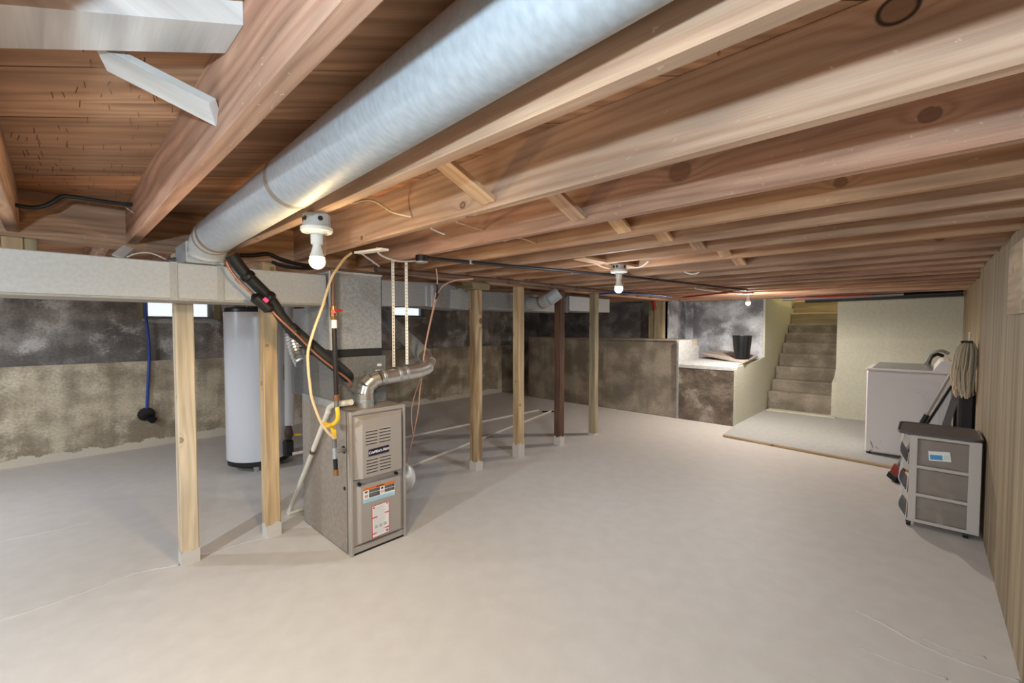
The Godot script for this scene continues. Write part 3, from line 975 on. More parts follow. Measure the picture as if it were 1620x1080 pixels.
func build_ducts():
	# rectangular trunk in front of the posts
	var d := thing("trunk_duct", "dusty white rectangular supply duct running in front of the posts", "duct", Vector3(-2.915, 1.533, 0.5))
	var st := tool()
	span(st, Vector3(-3.09, 1.536, -1.188), Vector3(-2.74, 1.722, 3.1), 0.004, Vector2(0.3, 0.2), 2)
	put("body", st, M.galv_dusty, d)
	for z in [-0.62, -0.42, 0.45, 1.6]:
		st = tool()
		span(st, Vector3(-3.093, 1.533, z - 0.016), Vector3(-2.736, 1.725, z + 0.016), 0.002, Vector2(0.1, z))
		put("cleat", st, tinted(M.galv_dusty, Color(0.93, 0.92, 0.90)), d)
	st = tool()
	span(st, Vector3(-3.092, 1.530, -1.188), Vector3(-2.737, 1.541, 3.1), 0.002, Vector2(0.1, 0.3))
	put("bottom_seam", st, tinted(M.galv_dusty, Color(0.90, 0.88, 0.84)), d)
	# the big round branch
	var r := 0.0855
	var pd := Vector3(-0.99923, -0.03884, 0.00543)
	var p0 := Vector3(0, 1.40 + 0.79 * sin(deg_to_rad(43.6)), -0.79 * cos(deg_to_rad(43.6)))
	var at := func(x: float) -> Vector3: return p0 + pd * (x / pd.x)
	var rd := thing("round_duct", "big round galvanised duct rising from the trunk between two joists", "duct", at.call(-2.6))
	st = tool()
	tube(st, [at.call(-1.55), at.call(0.30)], r, 48)
	put("pipe", st, M.round_duct, rd)
	st = tool()
	tube(st, [at.call(-2.56), at.call(-1.53)], r * 0.985, 48)
	put("pipe", st, M.round_duct, rd)
	st = tool()
	tube(st, [at.call(-1.572), at.call(-1.566), at.call(-1.555), at.call(-1.545), at.call(-1.538)], [r * 0.99, r * 1.018, r * 1.02, r * 1.018, r * 1.0], 48, false)
	put("crimp_ring", st, tinted(M.galv_dusty, Color(0.78, 0.72, 0.66)), rd)
	st = tool()
	tube(st, [at.call(-2.50), at.call(-2.505), at.call(-2.525), at.call(-2.53)], [r * 0.99, r * 1.03, r * 1.03, r * 0.99], 48, false)
	put("crimp_ring", st, tinted(M.galv_dusty, Color(0.72, 0.62, 0.54)), rd)
	var e0: Vector3 = at.call(-2.52)
	st = tool()
	tube(st, bend([e0, e0 + Vector3(-0.09, -0.008, 0), e0 + Vector3(-0.17, -0.035, 0), e0 + Vector3(-0.20, -0.07, 0)], 5), r * 1.0, 40)
	put("elbow", st, M.galv_dusty, rd)
	st = tool()
	tube(st, [e0 + Vector3(-0.06, -0.004, 0), e0 + Vector3(-0.068, -0.005, 0), e0 + Vector3(-0.08, -0.006, 0), e0 + Vector3(-0.086, -0.008, 0)], [r * 0.99, r * 1.03, r * 1.03, r * 0.99], 48, false)
	put("crimp_ring", st, tinted(M.galv_dusty, Color(0.72, 0.62, 0.54)), rd)
	st = tool()
	span(st, Vector3(-3.02, 1.727, e0.z - 0.085), Vector3(-2.745, 1.84, e0.z + 0.085), 0.006, Vector2(0.2, 0.2))
	put("boot", st, M.galv_dusty, rd)
	# plenum over the furnace
	var pl := thing("supply_plenum", "tall galvanised plenum box standing over the furnace coil", "plenum", Vector3(-2.9, 1.245, -1.36))
	st = tool()
	span(st, Vector3(-3.13, 1.250, -1.537), Vector3(-2.682, 1.745, -1.20), 0.004, Vector2(0.2, 0.3), 1)
	put("box", st, M.galv_dull, pl)
	st = tool()
	span(st, Vector3(-3.135, 1.735, -1.542), Vector3(-2.677, 1.747, -1.195), 0.002)
	put("top_flange", st, M.galv_dusty, pl)
	st = tool()
	span(st, Vector3(-2.689, 1.25, -1.205), Vector3(-2.669, 1.745, -1.178), 0.002, Vector2(0.5, 0), 1)
	put("corner_strip", st, M.galv_dusty, pl)
	st = tool()
	span(st, Vector3(-3.12, 1.205, -1.533), Vector3(-2.672, 1.252, -1.205), 0.004)
	put("black_seal", st, M.soft_black, pl)
	var cb := thing("coil_case", "galvanised cooling coil case between the furnace and the plenum", "case", Vector3(-2.9, 0.885, -1.36))
	st = tool()
	span(st, Vector3(-3.17, 0.885, -1.562), Vector3(-2.672, 1.204, -1.20), 0.004, Vector2(0.7, 0.2), 0)
	put("box", st, tinted(M.galv_dull, Color(0.70, 0.685, 0.66)), cb)
	st = tool()
	span(st, Vector3(-3.172, 0.885, -1.199), Vector3(-2.677, 0.93, -1.193), 0.001)
	put("lower_flange", st, M.galv_dull, cb)
	st = tool()
	span(st, hx(594, 585, -2.669), hx(605, 592, -2.669) + Vector3(-0.004, 0, 0), 0.001)
	put("rating_label", st, M.label, cb)
	st = tool()
	var lp := hx(600, 577, -2.672)
	lathe(st, [Vector2(0, 0), Vector2(0.018, 0), Vector2(0.018, 0.003), Vector2(0, 0.003)], Transform3D(Basis(Vector3(0, 0.5, 0), Vector3(1, 0, 0), Vector3(0, 0, -1)), lp), 20)
	put("rating_label", st, M.label, cb)
	# side drop with its taped foil hose behind the refrigerant lines
	var rt := thing("return_drop", "grey sheet metal return drop behind the black refrigerant line", "duct", Vector3(-3.3, 0.9, -1.3))
	st = tool()
	span(st, Vector3(-3.42, 0.9, -1.50), Vector3(-3.18, 1.245, -1.21), 0.004, Vector2(0.3, 0.1))
	put("lower_box", st, tinted(M.galv_dull, Color(0.62, 0.62, 0.62)), rt)
	st = tool()
	span(st, Vector3(-3.40, 1.25, -1.48), Vector3(-3.14, 1.53, -1.22), 0.004, Vector2(0.6, 0.1))
	put("upper_box", st, M.galv, rt)
	st = tool()
	tube(st, bend([hz(463, 515, -1.2), hz(462, 530, -1.2), hz(465, 545, -1.2), hz(470, 560, -1.2), hz(477, 575, -1.2)], 6), zigzag(25, 0.040, 0.048), 14)
	put("foil_hose", st, M.foil, rt)
	# duct to the far end, behind the posts
	var fd := thing("far_duct", "rectangular galvanised duct running on behind the posts", "duct", Vector3(-3.3, 1.56, -3.5))
	st = tool()
	hexa(st, [hx(604, 484, -2.84), hx(604, 443, -2.84), hx(673, 447, -3.24), hx(673, 484, -3.24)], Vector3(-0.30, 0, -0.10))
	put("angled_length", st, M.galv, fd)
	st = tool()
	hexa(st, [hx(673, 484, -3.24), hx(673, 447, -3.24), hx(703, 448, -3.29), hx(703, 487, -3.29)], Vector3(-0.36, 0, 0))
	put("collar_length", st, M.galv, fd)
	st = tool()
	hexa(st, [hx(703, 487, -3.29), hx(703, 448, -3.29), hx(741, 460, -3.34), hx(741, 490, -3.34)], Vector3(-0.36, 0, 0))
	put("taper", st, M.galv_dull, fd)
	var zc := hx(741, 475, -3.34).z
	st = tool()
	span(st, Vector3(-3.70, 1.578, -4.55), Vector3(-3.34, 1.768, zc), 0.004, Vector2(0.3, 0.4), 2)
	put("long_length", st, M.galv_dull, fd)
	st = tool()
	span(st, Vector3(-3.70, 1.60, -5.60), Vector3(-3.345, 1.795, -4.548), 0.004, Vector2(0.9, 0.1), 2)
	put("long_length", st, M.galv_dull, fd)
	for z in [-2.36, -3.6, -4.55]:
		st = tool()
		var x := -3.335 if z < -3.0 else -3.235
		span(st, Vector3(x - 0.36, 1.575, z - 0.015), Vector3(x + 0.004, 1.775, z + 0.015), 0.002)
		put("cleat", st, M.galv, fd)
	# short silver elbow off the far duct
	var el := thing("elbow_duct", "stubby whitish elbow duct turning up beside the dark brown post", "duct", hx(850, 478, -3.3))
	var a := hx(838, 479, -3.336)
	var b := hx(852, 479, -3.20)
	var c := hx(868, 474, -3.02)
	var e := hx(884, 462, -2.93)
	st = tool()
	tube(st, [a, b], 0.075, 24)
	put("collar", st, M.galv_dusty, el)
	st = tool()
	tube(st, bend([b, (b + c) * 0.5, c], 3), 0.072, 24)
	put("gore", st, M.galv_dusty, el)
	st = tool()
	tube(st, [c, e], 0.074, 24)
	put("gore", st, M.round_duct, el)
	st = tool()
	tube(st, [b.lerp(c, 0.35), b.lerp(c, 0.5)], 0.079, 24)
	put("crimp_ring", st, tinted(M.galv_dusty, Color(0.75, 0.66, 0.58)), el)

func zigzag(n: int, a: float, b: float) -> Array:
	var r := []
	for i in n:
		r.append(a if i % 2 == 0 else b)
	return r

# a box with a four-cornered front pushed back along a depth
func hexa(st: SurfaceTool, f: Array, back: Vector3):
	var mid := Vector3.ZERO
	for p in f: mid += p * 0.25
	mid += back * 0.5
	var g := []
	for p in f: g.append(p + back)
	var sides := [[f[0], f[1], f[2], f[3]], [g[0], g[1], g[2], g[3]]]
	for i in 4:
		sides.append([f[i], f[(i + 1) % 4], g[(i + 1) % 4], g[i]])
	for s in sides:
		var n: Vector3 = (s[1] - s[0]).cross(s[2] - s[0]).normalized()
		var c: Vector3 = (s[0] + s[1] + s[2] + s[3]) * 0.25
		if n.dot(c - mid) < 0: n = -n
		var w: float = (s[3] - s[0]).length()
		var h: float = (s[1] - s[0]).length()
		quad(st, s[0], s[1], s[2], s[3], n, Vector2(0, 0), Vector2(0, h), Vector2(w, h), Vector2(w, 0))

# raised panel facing +x: outer rectangle on the plane x0, inner one on the plane x1; rectangles are z0, z1, y0, y1
func raised(st: SurfaceTool, ro: Array, ri: Array, x0: float, x1: float):
	var o := [Vector3(x0, ro[2], ro[0]), Vector3(x0, ro[2], ro[1]), Vector3(x0, ro[3], ro[1]), Vector3(x0, ro[3], ro[0])]
	var i := [Vector3(x1, ri[2], ri[0]), Vector3(x1, ri[2], ri[1]), Vector3(x1, ri[3], ri[1]), Vector3(x1, ri[3], ri[0])]
	quad(st, i[0], i[1], i[2], i[3], Vector3(1, 0, 0))
	for k in 4:
		var a: Vector3 = o[k]
		var b: Vector3 = o[(k + 1) % 4]
		var c: Vector3 = i[(k + 1) % 4]
		var n := (b - a).cross(c - a).normalized()
		if n.x < 0: n = -n
		quad(st, a, b, c, i[k], n)

# thin printed plate between four corners, top left first, facing n
func plate(st: SurfaceTool, q: Array, n: Vector3, t := 0.0015):
	var f := []
	for p in q: f.append(p + n * t)
	quad(st, f[0], f[1], f[2], f[3], n)
	for k in 4:
		var a: Vector3 = q[k]
		var b: Vector3 = q[(k + 1) % 4]
		var m := (b - a).cross(n).normalized()
		quad(st, a, b, f[(k + 1) % 4], f[k], -m, Vector2.ZERO, Vector2.ZERO, Vector2.ZERO, Vector2.ZERO)

func warning_print() -> ImageTexture:
	var im := Image.create(160, 88, false, Image.FORMAT_RGB8)
	im.fill(Color(0.93, 0.92, 0.90))
	im.fill_rect(Rect2i(0, 0, 160, 14), Color(0.86, 0.44, 0.18))
	im.fill_rect(Rect2i(64, 4, 40, 6), Color(0.25, 0.14, 0.08))
	im.fill_rect(Rect2i(28, 15, 54, 46), Color(0.30, 0.29, 0.28))
	im.fill_rect(Rect2i(106, 15, 52, 40), Color(0.30, 0.29, 0.28))
	for y in [20, 24, 28, 40, 44, 48, 52]:
		im.fill_rect(Rect2i(31, y, 46 - (y * 7) % 13, 1), Color(0.62, 0.61, 0.60))
		im.fill_rect(Rect2i(109, y, 44 - (y * 5) % 11, 1), Color(0.62, 0.61, 0.60))
	im.fill_rect(Rect2i(28, 33, 54, 3), Color(0.90, 0.89, 0.88))
	im.fill_rect(Rect2i(106, 33, 52, 3), Color(0.90, 0.89, 0.88))
	im.fill_rect(Rect2i(7, 20, 16, 6), Color(0.15, 0.15, 0.15))
	im.fill_rect(Rect2i(10, 27, 10, 4), Color(0.15, 0.15, 0.15))
	im.fill_rect(Rect2i(8, 42, 14, 14), Color(0.78, 0.22, 0.14))
	im.fill_rect(Rect2i(12, 46, 6, 6), Color(0.93, 0.90, 0.86))
	im.fill_rect(Rect2i(88, 18, 12, 12), Color(0.20, 0.19, 0.19))
	im.fill_rect(Rect2i(88, 40, 12, 12), Color(0.80, 0.42, 0.24))
	im.fill_rect(Rect2i(91, 43, 6, 6), Color(0.93, 0.90, 0.86))
	im.fill_rect(Rect2i(0, 64, 160, 24), Color(0.70, 0.83, 0.89))
	for y in [69, 74, 79, 83]:
		im.fill_rect(Rect2i(6, y, 120 + (y * 3) % 25, 1), Color(0.45, 0.58, 0.66))
	return as_texture(im)

func notice_print() -> ImageTexture:
	var im := Image.create(80, 140, false, Image.FORMAT_RGB8)
	im.fill(Color(0.93, 0.92, 0.91))
	for y in range(8, 132, 4):
		im.fill_rect(Rect2i(6, y, 62 - (y * 7) % 17, 1), Color(0.66, 0.64, 0.64))
	for b in [[0, 0, 80, 2], [0, 138, 80, 2], [0, 0, 2, 140], [78, 0, 2, 140], [58, 44, 20, 5], [2, 50, 22, 5], [58, 112, 20, 5], [2, 120, 18, 5], [4, 6, 8, 6], [66, 4, 8, 6], [64, 124, 10, 9]]:
		im.fill_rect(Rect2i(b[0], b[1], b[2], b[3]), Color(0.80, 0.24, 0.22))
	for x in [12, 33, 54]:
		im.fill_rect(Rect2i(x, 88, 13, 14), Color(0.70, 0.70, 0.71))
	return as_texture(im)

func build_furnace():
	var f := thing("furnace", "grey gas furnace cabinet with louvred door standing under the plenum", "furnace", Vector3(-2.84, 0, -1.395))
	var x0 := -3.207
	var x1 := -2.48
	var za := -1.203
	var zb := -1.588
	var st := tool()
	span(st, Vector3(x0, 0.004, zb), Vector3(-2.515, 0.885, za), 0.004, Vector2(0.2, 0.3), 1)
	put("body", st, M.cabinet_side, f)
	st = tool()
	span(st, Vector3(-2.53, 0.0, za), Vector3(x1, 0.885, za - 0.018), 0.003)
	span(st, Vector3(-2.53, 0.0, zb), Vector3(x1, 0.885, zb + 0.018), 0.003)
	span(st, Vector3(-2.53, 0.862, za - 0.018), Vector3(x1, 0.885, zb + 0.018), 0.003)
	span(st, Vector3(-2.53, 0.012, za - 0.018), Vector3(x1 - 0.006, 0.05, zb + 0.018), 0.003)
	put("frame", st, M.cabinet, f)
	st = tool()
	raised(st, [za - 0.019, zb + 0.019, 0.462, 0.862], [za - 0.021, zb + 0.021, 0.464, 0.860], -2.515, -2.492)
	raised(st, [za - 0.030, zb + 0.024, 0.466, 0.852], [za - 0.066, zb + 0.05, 0.474, 0.832], -2.4915, -2.452)
	var ud := put("upper_door", st, M.cabinet, f)
	st = tool()
	raised(st, [za - 0.019, zb + 0.019, 0.052, 0.460], [za - 0.021, zb + 0.021, 0.054, 0.458], -2.515, -2.494)
	raised(st, [za - 0.040, zb + 0.030, 0.062, 0.425], [za - 0.062, zb + 0.048, 0.072, 0.415], -2.4935, -2.472)
	var ld := put("lower_door", st, M.cabinet, f)
	# louvres
	var rows := [[578.7, 596.7, [683.7, 688.7, 693.7, 698.7, 703.7], [680.0, 684.7, 689.7, 694.7, 699.2]], [600.2, 617.5, [679.2, 683.8, 688.8, 693.8, 698.7], [675.5, 680.5, 685.5, 690.3, 695.3]],
		[580.2, 597.7, [729.2, 734.2, 738.7, 743.7, 748.7], [724.2, 729.5, 734.2, 739.2, 743.7]], [601.2, 618.5, [723.3, 728.3, 733.3, 738.0, 742.5], [719.2, 724.2, 728.8, 733.8, 738.7]]]
	for g in rows:
		for k in 5:
			var a := hx(g[0], g[2][k], -2.452)
			var b := hx(g[1], g[3][k], -2.452)
			a.y = (a.y + b.y) * 0.5
			st = tool()
			span(st, Vector3(-2.4535, a.y - 0.0032, a.z), Vector3(-2.4508, a.y + 0.0025, b.z), 0.0)
			var sl := put("louvre_slot", st, M.black, ud)
			st = tool()
			var hood := PackedVector2Array([Vector2(0, 0.0085), Vector2(0.0022, 0.0028), Vector2(0.002, 0.0022), Vector2(0, 0.0022)])
			slab(st, hood, Vector3(-2.452, a.y, a.z), Vector3(1, 0, 0), Vector3(0, 1, 0), b.z - a.z)
			put("louvre", st, M.cabinet, ud)
	st = tool()
	plate(st, [hx(583, 711.5, -2.451), hx(615, 703, -2.451), hx(615.3, 713.8, -2.451), hx(583.3, 722, -2.451)], Vector3(1, 0, 0), 0.003)
	var bd := put("badge", st, M.navy, ud)
	var tm := TextMesh.new()
	var fv := FontVariation.new()
	var sf := SystemFont.new()
	sf.font_names = PackedStringArray(["Droid Serif"])
	sf.font_weight = 700
	fv.base_font = sf
	fv.variation_transform = Transform2D(Vector2(1.0, 0.0), Vector2(0.32, 1.0), Vector2.ZERO)
	fv.spacing_glyph = -2
	tm.font = fv
	tm.text = "Comfort-Aire"
	tm.font_size = 40
	tm.pixel_size = 0.00056
	tm.depth = 0.0015
	var tx := MeshInstance3D.new()
	tx.name = "lettering"
	tx.mesh = tm
	tx.material_override = M.label
	bd.add_child(tx)
	var mid := (hx(583, 711.5, -2.451) + hx(615.3, 713.8, -2.451)) * 0.5
	tx.position = mid + Vector3(0.004, 0, 0) - O
	tx.basis = Basis(Vector3(0, 0, -1), Vector3.UP, Vector3(1, 0, 0)).rotated(Vector3(1, 0, 0), 0.05)
	st = tool()
	plate(st, [hx(574.5, 773, -2.471), hx(624.5, 759.5, -2.471), hx(624.5, 782, -2.471), hx(574.5, 797, -2.471)], Vector3(1, 0, 0))
	put("warning_label", st, mat(Color.WHITE, 0.5, 0, warning_print()), ld)
	st = tool()
	plate(st, [hx(588.3, 801, -2.471), hx(615.6, 791.5, -2.471), hx(616, 840, -2.471), hx(589, 851.5, -2.471)], Vector3(1, 0, 0))
	put("notice_label", st, mat(Color.WHITE, 0.5, 0, notice_print()), ld)
	for p in [[567.3, 765.5], [625.6, 747.6]]:
		st = tool()
		var c := hx(p[0], p[1], -2.49)
		lathe(st, [Vector2(0, 0), Vector2(0.010, 0), Vector2(0.010, 0.018), Vector2(0, 0.018)], Transform3D(Basis(Vector3(0, 1, 0), Vector3(1, 0, 0), Vector3(0, 0, -1)), c), 12)
		put("door_screw", st, M.black, f)
	# holes and plugs in the side
	for p in [[545.5, 772.5, 0.011, "black"], [540.5, 688.0, 0.030, "cabinet"], [544.0, 711.0, 0.024, "black"]]:
		st = tool()
		var c := hz(p[0], p[1], za)
		lathe(st, [Vector2(0, 0), Vector2(p[2], 0), Vector2(p[2], 0.004), Vector2(p[2] * 0.8, 0.005), Vector2(0, 0.005)], Transform3D(Basis(Vector3(1, 0, 0), Vector3(0, 0, 1), Vector3(0, -1, 0)), c), 20)
		put("side_plug", st, M[p[3]], f)
	st = tool()
	span(st, Vector3(x0 + 0.003, -0.001, zb + 0.004), Vector3(x1 - 0.008, 0.012, za - 0.004), 0.0)
	put("base_gap", st, M.black, f)

func build_flue():
	var fl := thing("flue_pipe", "shiny metal vent pipe elbowing from the furnace top to the back wall", "pipe", Vector3(-2.607, 0.885, -1.371))
	var b := Vector3(-2.607, 0.885, -1.371)
	var r := 0.051
	var st := tool()
	tube(st, [b, b + Vector3(0, 0.045, 0)], r * 1.06, 24)
	put("collar", st, M.galv, fl)
	st = tool()
	tube(st, [b + Vector3(0, 0.045, 0), b + Vector3(0, 0.085, 0)], r * 1.02, 24)
	put("collar", st, M.shiny, fl)
	var c1 := b + Vector3(0, 0.085, 0)
	var run0 := hx(600, 602, -2.56)
	run0 = Vector3(-2.585, 1.063, -1.46)
	var run1 := Vector3(-2.565, 1.09, -1.755)
	var e0 := [c1, c1 + Vector3(0.003, 0.045, -0.012), c1 + Vector3(0.010, 0.078, -0.048), run0]
	for i in 3:
		st = tool()
		tube(st, [e0[i] + (e0[i] - e0[i + 1]) * 0.1, e0[i + 1]], r * (1.0 + 0.02 * (i % 2)), 24)
		put("elbow_gore", st, M.shiny, fl)
	st = tool()
	tube(st, [run0, run1], r, 24)
	put("straight_run", st, M.shiny, fl)
	for t in [0.05, 0.42, 0.60]:
		st = tool()
		var p := run0.lerp(run1, t)
		var d := (run1 - run0).normalized()
		tube(st, [p, p + d * 0.006, p + d * 0.014, p + d * 0.02], [r, r * 1.05, r * 1.05, r], 24, false)
		put("bead", st, M.galv, fl)
	var e1 := [run1, run1 + Vector3(0.0, 0.02, -0.065), run1 + Vector3(-0.035, 0.05, -0.105), run1 + Vector3(-0.10, 0.095, -0.115)]
	for i in 3:
		st = tool()
		tube(st, [e1[i] + (e1[i] - e1[i + 1]) * 0.12, e1[i + 1]], r * (1.0 + 0.02 * ((i + 1) % 2)), 24)
		put("elbow_gore", st, M.shiny, fl)
	st = tool()
	tube(st, [e1[3], e1[3] + Vector3(-0.95, 0.50, 0.0)], r * 1.08, 24)
	put("sloping_run", st, M.galv_dull, fl)
	# perforated hangers
	var ends := [[622.5, 414.0, 578.0, run0.lerp(run1, 0.62)], [643.5, 414.0, 588.0, run1]]
	for e in ends:
		var low: Vector3 = e[3]
		O = low
		st = tool()
		var x: float = low.x + 0.012
		var z: float = hx(e[0], 520.0, x).z
		strip(st, Vector3(x, low.y + r, z), Vector3(x, 1.84, z), 0.019)
		single("hanging_strap", st, M.strap, "perforated metal strap hanging from a joist to hold the vent pipe", "strap", "straps holding the vent pipe")

# perforated band: texture repeats along it, one hole each 20 mm
func strip(st: SurfaceTool, a: Vector3, b: Vector3, w: float):
	var d := (b - a)
	var s := (cr * 0.7 + Vector3(0.5, 0, -0.5) * 0.3)
	s = (s - d.normalized() * s.dot(d.normalized())).normalized() * w * 0.5
	var n := d.cross(s).normalized()
	var l := d.length() / 0.022
	for f in [1.0, -1.0]:
		var o: Vector3 = n * 0.0008 * f
		quad(st, a - s + o, a + s + o, b + s + o, b - s + o, n * f, Vector2(0, 0), Vector2(1, 0), Vector2(1, l), Vector2(0, l))
	quad(st, a - s + n * 0.0008, a - s - n * 0.0008, b - s - n * 0.0008, b - s + n * 0.0008, -s.normalized(), Vector2.ZERO, Vector2.ZERO, Vector2.ZERO, Vector2.ZERO)
	quad(st, a + s + n * 0.0008, a + s - n * 0.0008, b + s - n * 0.0008, b + s + n * 0.0008, s.normalized(), Vector2.ZERO, Vector2.ZERO, Vector2.ZERO, Vector2.ZERO)

func line_x(x: float, px: Array) -> Array:
	var o := []
	for p in px: o.append(hx(p[0], p[1], x))
	return o
func line_z(z: float, px: Array) -> Array:
	var o := []
	for p in px: o.append(hz(p[0], p[1], z))
	return o
func line_y(y: float, px: Array) -> Array:
	var o := []
	for p in px: o.append(hy(p[0], p[1], y))
	return o

func build_piping():
	# gas drop with its yellow connector
	var z := -1.10
	var g := thing("gas_line", "black iron gas pipe with a yellow flexible connector on the furnace side", "pipe", hz(532, 748, z))
	var st := tool()
	tube(st, [hz(526.5, 426, z), hz(527, 486, z)], 0.0125, 12)
	put("pipe", st, M.rusty, g)
	st = tool()
	tube(st, [hz(527.5, 484, z), hz(527.6, 490, z), hz(527.7, 500, z), hz(527.9, 506, z)], [0.017, 0.020, 0.020, 0.015], 12)
	put("valve_body", st, M.brass, g)
	st = tool()
	tube(st, [hz(528, 492, z + 0.02), hz(541, 491, z + 0.02)], 0.0065, 8)
	tube(st, [hz(527, 493, z + 0.015), hz(527, 493, z + 0.035)], 0.012, 10)
	put("valve_handle", st, M.red, g)
	st = tool()
	tube(st, [hz(528.5, 506, z), hz(528.8, 519, z)], 0.0155, 12)
	put("paper_tag", st, M.label, g)
	st = tool()
	tube(st, [hz(528.8, 519, z), hz(532, 625, z)], 0.0135, 12)
	put("pipe", st, M.iron, g)
	st = tool()
	tube(st, [hz(532, 624, z), hz(532.5, 634, z)], 0.0185, 8)
	put("coupling", st, mat(Color(0.50, 0.33, 0.22), 0.5, 0.4), g)
	st = tool()
	tube(st, [hz(532.5, 634, z), hz(532.8, 644, z)], 0.0155, 8)
	put("nut", st, M.grey_pipe, g)
	st = tool()
	var flex := bend([hz(533, 643, z), hz(534.5, 655, z), hz(533.5, 664, z), hz(527, 671, z + 0.01), hz(517, 674, z + 0.015), hz(511, 671.5, z + 0.02)], 6)
	tube(st, flex, 0.0125, 12)
	put("connector", st, M.yellow, g)
	st = tool()
	tube(st, bend([hz(511, 671.5, z + 0.02), hz(517, 671, z + 0.005), hz(524, 675, z), hz(528.5, 683, z), hz(529, 695, z)], 6), 0.0125, 12)
	put("connector", st, M.yellow, g)
	st = tool()
	tube(st, [hz(529, 694, z), hz(529.3, 708, z)], 0.0145, 10)
	put("nut", st, M.grey_pipe, g)
	st = tool()
	tube(st, [hz(529.3, 708, z), hz(530.3, 725, z)], 0.0145, 10)
	tube(st, [hz(530, 714, z), hz(545, 711, -1.20)], 0.0125, 10)
	put("tee", st, M.galv, g)
	st = tool()
	tube(st, [hz(530.3, 725, z), hz(531.3, 743, z)], 0.0125, 10)
	put("drip_leg", st, M.black, g)
	st = tool()
	tube(st, [hz(531.3, 742, z), hz(531.8, 752, z)], 0.0155, 10)
	put("cap", st, M.brass, g)
	# condensate drain
	z = -1.17
	var c := thing("drain_pipe", "white plastic condensate pipe slanting from the coil down to the floor", "pipe", hy(456, 814, 0))
	st = tool()
	tube(st, bend([hz(556, 636, -1.19), hz(541, 638, z), hz(528, 640, z), hz(521, 645, z), hz(519, 652, z)], 5), 0.0175, 14)
	put("elbow", st, M.pvc, c)
	st = tool()
	tube(st, [hz(520, 648, z), hz(457, 811, z)], 0.0155, 14)
	put("slanting_pipe", st, M.pvc, c)
	st = tool()
	tube(st, [hz(495.5, 712, z), hz(494, 716, z)], 0.019, 14)
	put("clip", st, M.rusty, c)
	st = tool()
	tube(st, [hy(456, 812, 0.016), hy(484, 803, 0.016)], 0.0155, 14)
	put("floor_pipe", st, M.pvc, c)
	# refrigerant lines
	var r := thing("refrigerant_line", "black insulated refrigerant line sagging from the ceiling to the coil case", "pipe", hx(545, 590, -2.60))
	st = tool()
	tube(st, bend(line_x(-2.66, [[366, 404], [384, 428], [402, 447], [420, 465], [432, 480], [444, 499], [463, 524]]), 6), 0.031, 16)
	put("insulation", st, M.soft_black, r)
	st = tool()
	tube(st, bend([hx(458, 517, -2.66), hx(476, 533, -2.65), hx(500, 553, -2.63), hx(524, 573, -2.61), hx(543, 588, -2.62), hx(551, 596, -2.67)], 6), 0.036, 16)
	put("insulation", st, M.soft_black, r)
	for p in [[388, 433], [421, 466], [463, 522], [487, 543]]:
		st = tool()
		var a := hx(p[0], p[1], -2.65)
		var b := hx(p[0] + 8, p[1] + 8, -2.65)
		tube(st, [a, a.lerp(b, 0.3), a.lerp(b, 0.7), b], [0.033, 0.0385, 0.0385, 0.033], 16)
		put("tape", st, M.black, r)
	var cu := thing("copper_line", "thin copper line with a black filter drier bearing a pink sticker", "pipe", hx(418, 478, -2.62))
	st = tool()
	tube(st, bend(line_x(-2.63, [[358, 414], [364, 426], [376, 442], [390, 456], [401, 467]]), 6), 0.0065, 8)
	put("tubing", st, M.copper, cu)
	st = tool()
	tube(st, bend([hx(428, 489, -2.63), hx(442, 504, -2.61), hx(470, 530, -2.6), hx(500, 560, -2.585), hx(530, 584, -2.57), hx(548, 598, -2.56), hx(555, 606, -2.56), hx(554, 612, -2.60), hx(545, 609, -2.67)], 6), 0.0065, 8)
	put("tubing", st, M.copper, cu)
	var da := hx(399, 466, -2.61)
	var db := hx(430, 492, -2.61)
	st = tool()
	tube(st, [da, da.lerp(db, 0.08), da.lerp(db, 0.14), da.lerp(db, 0.86), da.lerp(db, 0.92), db], [0.008, 0.02, 0.031, 0.031, 0.02, 0.008], 18)
	var dr := put("filter_drier", st, M.black, cu)
	st = tool()
	var n := -ray(419, 475).normalized()
	var mid := hx(420, 475, -2.61) + n * 0.0318
	var dd := (db - da).normalized()
	var up := n.cross(dd).normalized()
	if up.y < 0: up = -up
	plate(st, [mid - dd * 0.013 + up * 0.013, mid + dd * 0.013 + up * 0.013, mid + dd * 0.013 - up * 0.013, mid - dd * 0.013 - up * 0.013], n, 0.001)
	put("sticker", st, M.pink, dr)
	# cream cable hanging before the plenum
	O = hx(529, 694, -2.50)
	st = tool()
	tube(st, bend(line_x(-2.44, [[556, 400], [545, 409], [534, 424], [526, 436], [518, 458], [510, 485], [500, 512], [491, 540], [487, 560], [488, 588], [490, 605], [493, 628], [501, 652], [509, 670], [519, 684], [529, 693]]), 5), 0.0075, 10)
	single("cream_cable", st, M.romex, "cream electric cable looping down in front of the plenum", "cable")
	# thermostat wires
	O = hz(641, 736, -1.80)
	st = tool()
	tube(st, bend(line_z(-1.80, [[690, 425], [692, 442], [690, 460], [685, 488], [676, 530], [671, 560], [668, 590], [664, 620], [662, 645], [657, 672], [650, 705], [642, 735]]), 5), 0.0045, 8)
	single("thermostat_wire", st, M.pink_wire, "pinkish thermostat wire hanging straight from the pipe to the furnace foot", "wire")
	O = hz(646, 720, -1.83)
	st = tool()
	tube(st, bend(line_z(-1.83, [[748, 441], [722, 443], [704, 450], [695, 460], [689, 478], [680, 515], [672, 555], [667, 590], [658, 618], [652, 642], [651, 665], [653, 690], [648, 712], [643, 733]]), 5), 0.0042, 8)
	single("thermostat_wire", st, M.pink_wire, "pinkish thermostat wire bowing out beside its straighter twin", "wire")
	O = hz(690, 470, -1.80)
	st = tool()
